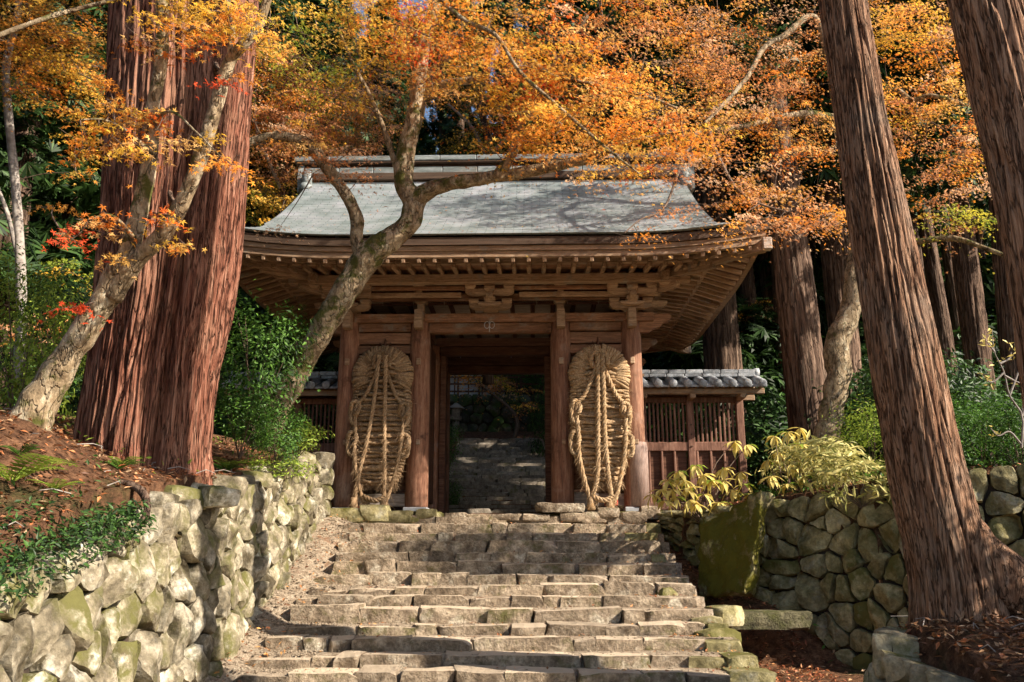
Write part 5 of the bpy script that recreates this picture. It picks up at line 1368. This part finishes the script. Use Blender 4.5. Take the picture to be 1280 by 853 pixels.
T3 += limb(m3, 'branch', [(1055, 180, 16.3, 4), (1110, 115, 16, 3.5), (1140, 125, 15.8, 3), (1165, 120, 15.6, 3), (1210, 132, 15.5, 2)], m_maple, 8)
T3 += limb(m3, 'branch', [(870, 165, 14.9, 3), (850, 210, 14.2, 2), (830, 260, 13.8, 1.4), (800, 275, 13.6, 1), (780, 292, 13.5, .8)], m_twig, 6)
C3 = [(880, 80, 16, 60, 55, 54, 'b', 1.5), (940, 90, 15.5, 60, 45, 50, 'm', 1.4), (1000, 70, 16, 45, 50, 40, 'm', 1.4), (900, 150, 15, 60, 30, 40, 'm', 1.2), (980, 150, 15.5, 55, 35, 40, 'm', 1.2), (870, 200, 14.6, 45, 28, 28, 'b', 1), (920, 225, 14.2, 50, 30, 30, 'm', .9), (960, 250, 14, 50, 26, 26, 'b', .8), (1010, 270, 14.2, 45, 22, 18, 'b', .8),
      (1000, 200, 15, 40, 35, 24, 'm', 1), (930, 20, 16, 90, 30, 50, 'm', 1.5), (840, 270, 13.8, 32, 8, 6, 'b', .3), (800, 290, 13.6, 18, 8, 2, 'b', .2), (1045, 285, 14.5, 20, 20, 6, 'b', .5), (840, 60, 15.5, 50, 60, 40, 'm', 1.3), (850, 130, 14.8, 40, 35, 26, 'o', 1), (940, 280, 13.9, 30, 12, 6, 'b', .4),
      (1130, 40, 16, 50, 45, 40, 'y', 1.4), (1160, 110, 16, 55, 40, 44, 'o', 1.3), (1120, 150, 16, 40, 40, 26, 'b', 1.2), (1190, 170, 16, 50, 35, 34, 'm', 1.2), (1150, 225, 16, 55, 25, 26, 'b', 1), (1230, 215, 15.5, 40, 28, 22, 'b', 1), (1200, 60, 16, 50, 50, 34, 'm', 1.4), (1265, 100, 16, 30, 90, 26, 'm', 1.4), (1180, 280, 15.8, 50, 10, 6, 'b', .6), (1100, 90, 16, 40, 60, 26, 'y', 1.2),
      (1200, 270, 15, 32, 12, 8, 'g', .4), (1215, 275, 15, 28, 10, 5, 'g', .4), (1150, 10, 16, 120, 20, 30, 'm', 1.4), (960, -25, 16, 130, 20, 40, 'm', 1.5)]
crown(m3, C3, .074, 10, twigs=T3, per=44, sr=.36, dens=.92)

# small orange maples low in the wood
for (px, py, Y, lab, cl) in ((945, 400, 30, 'small orange maple glowing low in the wood right of the gate roof', [(945, 395, 30, 34, 22, 16, 'b', 1.5), (925, 430, 30, 20, 16, 6, 'm', 1)]),
                             (120, 420, 17, 'low orange leaved sapling behind the leaning left maple', [(75, 400, 17, 34, 12, 9, 'm', .8), (40, 415, 17, 26, 10, 6, 'b', .6), (110, 350, 18, 40, 30, 8, 'yg', 1)]),
                             (640, 520, 34, 'thin orange brown maple over the railing seen through the gate', [(600, 480, 33.5, 40, 12, 12, 'b', 1), (655, 500, 34, 25, 12, 7, 'b', 1), (640, 478, 34, 30, 10, 6, 'yg', 1)])):
    t_ = empty('maple_tree', tuple(at(px, py + 80 if Y < 33 else 540, Y))); tag(t_, lab, 'tree')
    T_ = limb(t_, 'trunk', [(px, py + 120 if Y < 33 else 560, Y, 3), (px + 4, py + 40 if Y < 33 else 520, Y, 2.5), (cl[0][0], cl[0][1], Y, 1.5)], m_twig, 6)
    crown(t_, cl, .09, int(px), STAR, twigs=T_, per=44, sr=.45)

# ------------------------------------------------------------------ shrubs and ground plants
def gpt(px, py, Y):
    return tuple(at(px, py, Y))
def bush_data(n, R0, H, size, seed, tmpl=OVAL, hollow=.35, name='foliage', clump=None):
    r = np.random.default_rng(seed); nc = clump or 40
    c = r.normal(0, 1, (nc, 3)); c /= np.linalg.norm(c, axis=1)[:, None]; c *= r.uniform(hollow, 1, nc)[:, None] ** .6
    c = c * (R0, R0, H / 2) + (0, 0, H / 2); c[:, 2] = np.maximum(c[:, 2], .05)
    k = r.integers(nc, size=n); p = c[k] + r.normal(0, 1, (n, 3)) * (R0 * .17, R0 * .17, H * .07)
    nn = (p - (0, 0, H * .4)) * (1, 1, .7) + r.normal(0, .45, (n, 3)) * R0 + (0, 0, .4)
    V, F = scatter(*tmpl, p, rot_from(nn, r.uniform(0, 6.28, n)), size * r.uniform(.6, 1.3, n))
    return V, F, c
def stems_mb(c, n, seed, r0=.012):
    r = np.random.default_rng(seed); mb = MB()
    for q in c[r.permutation(len(c))[:n]]:
        mb.tube(spline([(0, 0, -.1), tuple(q * (.45, .45, .5) + r.normal(0, .03, 3)), tuple(q)], 7), np.linspace(r0, r0 * .3, 7), 5, False)
    return mb
SH = {}
def shrub(loc, s, kind, label, cat='shrub', group=None, rz=0.0, sc=None):
    spec = {'glossy': (3600, .8, 2.0, .085, m_bush, OVAL), 'dark': (3000, 1.0, 1.8, .12, m_dkgreen, OVAL), 'lime': (900, .6, .9, .10, m_lime, OVAL), 'bamboo': (620, .85, 1.25, .24, m_bamb, LANCE), 'mixed': (3000, .9, 1.8, .075, m_lime, OVAL), 'darksprig': (2600, 1.3, 3.0, .34, m_green, SPRIG)}[kind]
    if kind not in SH:
        V, F, c = bush_data(spec[0], spec[1], spec[2], spec[3], hash(kind) % 97 if False else len(kind) * 7, spec[5], clump=16 if kind == 'bamboo' else None)
        me = mesh_data('foliage', V, F, False); me.materials.append(spec[4]); st = stems_mb(c, 16, 3).data('stem'); st.materials.append(m_twig); SH[kind] = (me, st)
    t = empty('shrub', loc, rz); t.scale = sc or (s, s, s); tag(t, label, cat, group)
    link('foliage', SH[kind][0], None, t); link('stem', SH[kind][1], None, t); return t

shrub(at(318, 545, 12.4) - (0, 0, .1), 1.0, 'glossy', 'glossy green camellia between the huge red cedar and the gate', sc=(.9, .8, 1.12))
shrub(at(300, 560, 11.9) - (0, 0, .1), .6, 'glossy', 'low glossy green shrub spilling towards the top of the left wall', sc=(.75, .6, .5), rz=2)
shrub(at(345, 575, 12.5) - (0, 0, .1), .6, 'glossy', 'rounded glossy shrub hiding the foot of the curving maple', sc=(.55, .5, .52), rz=1)
shrub(at(372, 560, 13.2) - (0, 0, .1), .5, 'lime', 'bright green low plant on the far end of the left wall', sc=(.7, .6, .55))
shrub(at(350, 590, 12.6) - (0, 0, .12), .5, 'lime', 'pale green ground plant beside the foot of the curving maple', sc=(.8, .6, .4), rz=1)
shrub(at(22, 500, 12.0) - (0, 0, .3), 1.3, 'mixed', 'tall airy light green shrub at the left edge behind the leaning maple', sc=(.9, .9, 1.3))
shrub(at(62, 470, 13.5) - (0, 0, .3), 1.0, 'mixed', 'light green shrub between the leaning maple and the dark wood', sc=(.8, .8, .9), rz=2)
shrub(at(95, 440, 15.0) - (0, 0, .3), 1.2, 'dark', 'dark glossy bush behind the leaning maple', sc=(1.0, 1.0, 1.0), rz=2)
# right side
for k, (px, py, Y, s, kind, lab) in enumerate([
    (1175, 560, 14.0, .9, 'glossy', 'green bush behind the wall right of the big leaning cedar'),
    (1225, 555, 15.0, 1.0, 'glossy', 'wide green bush below the slim cedars near the right edge'),
    (1150, 500, 16.5, 1.2, 'dark', 'dark bush behind the big leaning cedar'),
    (1275, 560, 13.0, .7, 'glossy', 'green bush at the right edge above the wall'),
    (1185, 598, 10.9, .38, 'lime', 'bright lime plant on the wall just right of the leaning cedar'),
    (1268, 585, 9.9, .35, 'lime', 'small bright green sprig over the wall at the right edge'),
    (1160, 480, 14.5, .42, 'lime', 'upright lime leaved sapling right of the leaning cedar'),
    (1075, 590, 12.6, .7, 'bamboo', 'yellow green bamboo grass left of the leaning cedar'),
    (1040, 595, 13.6, .8, 'bamboo', 'pale bamboo grass below the crooked lichened trunk'),
    (1010, 570, 15.5, .9, 'bamboo', 'bamboo grass at the foot of the thick reddish trunk'),
    (1090, 560, 14.6, .9, 'mixed', 'fine leaved yellow green shrub behind the bamboo grass')]):
    p = at(px, py + 10, Y); p[2] = max(gz1(p[0], p[1]) - .05, p[2] - .5 * s) if kind != 'lime' else gz1(p[0], p[1]) - .05
    if kind == 'lime' and py < 500: shrub(tuple(p), s, kind, lab, rz=k, sc=(.4, .4, 1.55))
    else: shrub(tuple(p), s, kind, lab, rz=k, sc=(s, s, s * .85))
# bushes seen through the gate
shrub(tuple(at(556, 600, 26.0)), 1.0, 'glossy', 'green bush beside the rear steps seen at the left of the doorway', sc=(.62, .62, .95))
shrub(tuple(at(560, 640, 24.0)), 1.0, 'glossy', 'lower green bush at the foot of the rear steps, left in the doorway', sc=(.5, .5, .5), rz=1)
shrub(tuple(at(680, 500, 36.8)), 1.0, 'glossy', 'green bush above the dark wall at the right of the doorway view', sc=(1.6, 1.2, 1.1), rz=2)
shrub(tuple(at(645, 490, 37.6)), 1.0, 'glossy', 'green bush behind the railing in the middle of the doorway view', sc=(1.2, 1.2, .7), rz=4)
shrub(tuple(at(690, 590, 30)), 1.0, 'dark', 'dark bush at the right of the rear steps seen through the doorway', sc=(.7, .8, 1.7), rz=4)

# dark undergrowth of the wood
r = np.random.default_rng(404); n_ = 0
for k in range(420):
    y = 19 + 50 * r.random() ** 1.3; x = r.uniform(-.8, .8) * y
    if abs(x) < 5.6 and y < 40: continue
    if y < 22 and abs(x) < 7.5: continue
    s = r.uniform(.8, 1.7) * (1 + .012 * y)
    kd = 'dark' if r.random() < .8 else 'darksprig'
    if kd == 'darksprig' and y < 30: kd = 'dark'
    shrub((x, y, gz1(x, y) - .15), s, kd, 'dark undergrowth shrub in the shaded wood behind the gate', 'shrub', 'undergrowth of the dark wood', r.uniform(0, 6.28), sc=(s * 1.2, s * 1.2, s)); n_ += 1
    if n_ >= 200: break
# unseen evergreens added at the right to shade the upper steps and cedar foot
def evergreen(x, y, z0, z1, R0, label, n=5200):
    t = empty('shade_evergreen', (x, y, gz1(x, y))); tag(t, label, 'tree'); b = gz1(x, y)
    V, F, c = bush_data(n, R0, z1 - z0, .17, int(x * 7), OVAL, clump=90); V[:, 2] += z0 - b
    mk('crown', V, F, m_dkgreen, t, False); mb = MB(); mb.tube(spline([(0, 0, -.3), (.1, 0, (z0 - b) * .6), (0, .1, z0 - b + (z1 - z0) * .6)], 10), np.linspace(.16, .05, 10), 10, True, .2)
    for q in c[:24]: mb.tube([(0, .05, z0 - b + .2), tuple(q * .5 + (0, 0, z0 - b)), tuple(q + (0, 0, z0 - b))], [.05, .03, .012], 5, False)
    mb.build('trunk', m_twig, t)
evergreen(10.6, 10.2, 6.4, 8.6, 1.3, 'unseen evergreen added on the right bank to shade the upper steps')
evergreen(8.4, 5.9, 1.3, 3.2, 1.4, 'small unseen evergreen added on the right bank to shade the leaning cedar foot', 2600)

# twiggy bare shrub at the right edge
tw = empty('shrub', tuple(at(1276, 560, 9.6))); tag(tw, 'pale bare twiggy shrub with cream leaves at the right edge', 'shrub')
b = np.array(tw.location); mb = MB(); tips = []
for P in ([(1277, 560), (1278, 520), (1262, 495), (1255, 465), (1243, 440), (1240, 412)], [(1278, 520), (1282, 480), (1290, 450)], [(1256, 470), (1272, 478), (1290, 484)], [(1255, 466), (1240, 478), (1228, 470)], [(1262, 495), (1275, 455), (1268, 430)],
          [(1276, 555), (1262, 540), (1248, 545), (1238, 535)], [(1243, 440), (1232, 425)], [(1250, 455), (1262, 448), (1264, 440)]):
    q = spline([at(a, c_, 9.6) - b for a, c_ in P], 14); mb.tube(q, np.linspace(.014, .004, 14), 5, False); tips += [q[-1], q[9], q[11]]
mb.build('stem', m_pale, tw)
r = np.random.default_rng(12); T_ = np.repeat(np.array(tips), 3, 0) + r.normal(0, .03, (len(tips) * 3, 3))
V, F = scatter(*OVAL, T_, rot_from(r.normal(0, 1, (len(T_), 3)) + (0, -1, .3), r.uniform(0, 6.28, len(T_))), r.uniform(.05, .09, len(T_))); mk('foliage', V, F, m_yell, tw, False)

# yellow leaved shrubs: every leaf its own
lme = []
for k in range(4):
    v = LANCE[0].copy(); v[:, 2] += [0, 0, -.02 * k, -.07 * k, -.02 * k, 0, 0]; me = mesh_data('leaf', v, LANCE[1]); me.materials.append(m_yell if k < 3 else m_lime); lme.append(me)
def yellow_shrub(base, whorls, label, leaf_l, seed):
    t = empty('shrub', tuple(base)); tag(t, label, 'shrub'); r = np.random.default_rng(seed); base = np.array(base)
    mb = MB(); cnt = 0
    for (px, py, Y) in whorls:
        c = at(px, py, Y) - base; m_ = c * (.45, .45, .55) + r.normal(0, .05, 3)
        mb.tube(spline([(r.normal(0, .04), r.normal(0, .04), -.1), m_, c], 9), np.linspace(.013, .006, 9), 5, False)
        n = int(r.integers(7, 11))
        for k in range(n):
            a = 6.283 * k / n + r.normal(0, .2); el = r.uniform(-1.15, .15)
            d = Vector((math.cos(a) * math.cos(el), math.sin(a) * math.cos(el), math.sin(el)))
            side = Vector((-math.sin(a), math.cos(a), 0)); nn = side.cross(d); M_ = Matrix((side, d, -nn if nn.z < 0 else nn)).transposed()
            if M_.determinant() < 0: M_ = Matrix((-side, d, M_.col[2])).transposed()
            o = link('leaf', lme[3 if (el > -.1 and r.random() < .6) else int(r.integers(3))], None, t); s = leaf_l * r.uniform(.75, 1.2)
            o.location = Vector(c); o.rotation_euler = M_.to_euler(); o.scale = (s * 1.25, s, s); cnt += 1
    mb.build('stem', m_twig, t); return cnt
r = np.random.default_rng(31)
W1 = [(870, 582, 14.9), (905, 585, 14.9), (925, 590, 15.1), (848, 590, 14.8), (890, 602, 14.7), (835, 600, 14.7), (860, 610, 14.6), (915, 612, 14.9), (940, 618, 15), (880, 618, 14.6), (845, 622, 14.5), (825, 612, 14.6), (900, 628, 14.7), (862, 625, 14.5), (930, 605, 15.1), (832, 626, 14.5), (815, 618, 14.7), (948, 632, 14.9), (918, 552, 15.2), (935, 556, 15.3), (880, 594, 14.8), (856, 600, 14.7), (905, 600, 14.8), (870, 630, 14.5), (840, 612, 14.5), (912, 630, 14.8)]
yellow_shrub(at(880, 650, 14.9), W1, 'shrub with drooping yellow leaves before the roofed fence', .26, 4)
W2 = [(968, 545, 14.6), (985, 540, 14.7), (1000, 555, 14.5), (975, 565, 14.5), (1010, 570, 14.4), (1025, 560, 14.5), (990, 580, 14.4), (1030, 585, 14.2), (1045, 575, 14.3), (1005, 595, 14.2), (1020, 602, 14.2), (965, 595, 14.4), (960, 575, 14.6), (1040, 600, 14.1), (985, 605, 14.2), (1060, 590, 14.3), (1055, 560, 14.8), (1000, 535, 14.8)]
yellow_shrub(at(985, 640, 14.4), W2, 'taller shrub with yellow and green whorled leaves behind the right wall', .25, 5)

# ferns
def fern(loc, s, n, label, seed, mat=m_lime):
    r = np.random.default_rng(seed); t = empty('fern', loc); tag(t, label, 'fern')
    for k in range(n):
        a = 6.283 * k / n + r.normal(0, .3); L = s * r.uniform(.7, 1.1); q = []
        mb = MB(); P = [np.array((math.cos(a) * L * u, math.sin(a) * L * u, L * (.95 * u - .62 * u * u))) for u in np.linspace(0, 1, 14)]
        mb.tube(P, np.linspace(.006, .002, 14), 4, False); V_ = []; F_ = []
        for i in range(2, 14):
            w = L * .26 * math.sin(math.pi * min(1, i / 13 * .95 + .03)) ** .7
            for sg in (-1, 1):
                sd_ = np.array((-math.sin(a), math.cos(a), -.15)) * sg; f = P[i] - P[i - 1]; f /= np.linalg.norm(f); k0 = len(V_)
                V_ += [P[i], P[i] + sd_ * w * .5 + f * .03 * L, P[i] + sd_ * w + f * .02, P[i] + sd_ * w * .5 - f * .035 * L]; F_.append((k0, k0 + 1, k0 + 2, k0 + 3))
        mb.add(V_, [np.array(F_)]); mb.build('frond', mat, t, False)
for k, (px, py, Y, s, n, lab) in enumerate([(18, 560, 7.4, .55, 9, 'large green fern at the left edge by the maple foot'), (148, 590, 9.0, .28, 4, 'small pale upright fern against the red cedar foot'),
                                            (205, 520, 11.8, .4, 6, 'fern half hidden left of the camellia'), (62, 655, 7.6, .22, 9, 'tuft of bright grass like fern on the left bank'), (285, 572, 12.2, .35, 8, 'fern under the camellia right of the red cedar'),
                                            (345, 572, 12.9, .3, 7, 'fern on the bank near the end of the left wall')]):
    p = at(px, py + 12, Y); z = gz1(p[0], p[1]); fern((p[0], p[1], z), s, n, lab, 40 + k)
for k, (x, y, s, lab) in enumerate([(-3.95, 8.9, .26, 'small fern at the foot of the huge cedar near the wall edge'), (-4.9, 6.7, .34, 'fern low on the left bank above the dark trailing leaves'), (-5.5, 7.6, .4, 'fern beside the foot of the leaning maple'),
                                    (-3.75, 11.6, .3, 'fern on the wall top between the huge cedar and the camellia'), (-4.3, 7.7, .22, 'tiny fern among needles near the curved root')]):
    fern((x, y, gz1(x, y)), s, 8, lab, 80 + k, m_bush)
r = np.random.default_rng(21); n = 2600; x = r.uniform(-7, -3.55, n); y = r.uniform(6.5, 10.5, n); k_ = fbm(np.stack([x * 1.3, y * 1.3, x * 0], -1), 14, 3) > .10; x, y = x[k_], y[k_]; n = len(x)
V, F = scatter(*OVAL, np.stack([x, y, gz(x, y) + r.uniform(0, .10, n)], 1), rot_from(r.normal(0, .6, (n, 3)) + (.3, -.3, 1), r.uniform(0, 6.28, n)), r.uniform(.03, .08, n))
tag(mk('ground_cover', V, F, m_bush, None, False), 'patches of low green plants among the needles round the huge cedar', 'ground cover', kind='stuff')
# trailing dark ivy at the lower left
r = np.random.default_rng(2)
n = 3400; y = r.uniform(4.8, 8.0, n); x = xl(y) + .02 - np.abs(r.normal(0, .5, n)) * (8.6 - y) * .5; z = np.maximum(gz(x, y), np.where(x > xl(y) - .45, wtl(y), -9)) + r.uniform(.0, .16, n) - .12 * (x > xl(y) - .06)
V, F = scatter(*OVAL, np.stack([x, y, z], 1), rot_from(r.normal(0, .5, (n, 3)) + (.3, -.2, 1), r.uniform(0, 6.28, n)), r.uniform(.04, .085, n))
tag(mk('ground_cover', V, F, m_dkgreen, None, False), 'dark trailing leaves over the near end of the left bank', 'ground cover', kind='stuff')
n = 2600; x = r.uniform(-9, -3.7, n); y = r.uniform(9.5, 16.5, n); k_ = fbm(np.stack([x * .9, y * .9, x * 0], -1), 4, 2) > .02; x, y = x[k_], y[k_]; n = len(x)
V, F = scatter(*OVAL, np.stack([x, y, gz(x, y) + r.uniform(0, .15, n)], 1), rot_from(r.normal(0, .7, (n, 3)) + (.3, -.3, 1), r.uniform(0, 6.28, n)), r.uniform(.05, .11, n))
tag(mk('ground_cover', V, F, m_lime, None, False), 'light green low plants scattered on the left bank', 'ground cover', kind='stuff')
n = 3500; x = r.uniform(4.2, 12, n); y = r.uniform(12.6, 19, n); V, F = scatter(*OVAL, np.stack([x, y, gz(x, y) + r.uniform(0, .25, n)], 1), rot_from(r.normal(0, .7, (n, 3)) + (.3, -.3, 1), r.uniform(0, 6.28, n)), r.uniform(.06, .13, n))
tag(mk('ground_cover', V, F, m_bush, None, False), 'green low plants behind the right wall', 'ground cover', kind='stuff')

# ------------------------------------------------------------------ fallen leaves and needles
def litter(name, label, xs, ys, n, size, pal, seed, mask=None, dz=.012, tmpl=OVAL, zf_=None):
    r = np.random.default_rng(seed); x = r.uniform(*xs, n); y = r.uniform(*ys, n)
    if mask is not None: k = mask(x, y, r); x, y = x[k], y[k]
    n = len(x); z = (zf_ or gz)(x, y) + r.uniform(0, dz, n) * 2
    V, F = scatter(*tmpl, np.stack([x, y, z], 1), rot_from(r.normal(0, .38, (n, 3)) + (0, 0, 1), r.uniform(0, 6.28, n)), size * r.uniform(.6, 1.3, n))
    c = np.array(pal)[r.integers(len(pal), size=n)] * r.uniform(.6, 1.2, (n, 1))
    tag(mk(name, V, F, m_fallen, None, False, attr=np.repeat(c, sum(len(f) for f in tmpl[1]), 0)), label, 'fallen leaves', kind='stuff')
DRY = [(.34, .16, .07), (.22, .10, .045), (.42, .24, .12), (.50, .33, .19), (.16, .07, .035), (.40, .14, .05)]
litter('leaf_litter', 'brown dry leaves covering the mound under the right cedar', (2.8, 8.5), (3.0, 10.3), 15000, .085, DRY, 1, mask=lambda x, y, r: (x > np.interp(y, [3, 7, 8.5, 9.5, 11], [2.5, 3.15, 3.05, 3.7, 6]) + .4), dz=.03)
litter('leaf_litter', 'brown needles and leaves on the left bank', (-9, -3.5), (4.5, 15.5), 15000, .075, DRY + [(.5, .18, .07)], 2, mask=lambda x, y, r: x < xl(y) - .38, dz=.02)
litter('leaf_litter', 'rust red leaves drifted at the foot of the mossy slab', (2.45, 4.1), (8.8, 15), 2600, .07, [(.42, .14, .06), (.30, .10, .05), (.5, .24, .10)], 3, dz=.02)
litter('leaf_litter', 'scattered leaves on the ground behind the right wall', (3.2, 14), (11.5, 22), 6000, .08, DRY, 6, dz=.02)
def tz(x, y):
    idx = np.clip(np.searchsorted(-SY, -y + .12), 0, len(SY) - 1); e = sstep(-2.35, -3.05, x); return (SZ[idx] - .012) * (1 - e) + (stair_z(y) + .035) * e
litter('leaf_litter', 'few small leaves and needles lying on the steps', (-3.3, 2.6), (8.2, 16.8), 3200, .06, [(.45, .2, .08), (.3, .12, .06), (.6, .3, .1)], 4, zf_=tz, mask=lambda x, y, r: r.random(len(x)) < .25 + .75 * (np.abs(x + .3) > 2.2))
litter('leaf_litter', 'few leaves caught on the copper roof', (-3, 3), (0, 1), 2, .01, DRY, 5) if False else None
# twigs on the mound and bank
mb = MB(); r = np.random.default_rng(66)
for k in range(240):
    if k % 2: x, y = r.uniform(3.3, 7), r.uniform(4, 9.6)
    else: x, y = r.uniform(-7, -3.6), r.uniform(5, 12)
    a = r.uniform(0, 6.28); L = r.uniform(.1, .4); z = gz1(x, y) + .03
    P = [(x, y, z), (x + math.cos(a) * L / 2, y + math.sin(a) * L / 2, z + r.uniform(.01, .06)), (x + math.cos(a + .3) * L, y + math.sin(a + .3) * L, z + .01)]
    mb.tube(P, [.006, .005, .003], 4, False)
tag(mb.build('fallen_twigs', m_pale), 'thin dry twigs strewn over the banks', 'twigs', kind='stuff')
# curved root on the left bank
rt = mk('tree_root', *tube(spline([at(118, 598, 8.6), at(150, 604, 8.5), at(175, 612, 8.4), at(184, 632, 8.3), at(176, 655, 8.2), at(152, 662, 8.2)], 30), np.linspace(.045, .03, 30), 10, True, .25, 8), m_sugid); tag(rt, 'thick bare root curving out of the left bank above the wall', 'root')
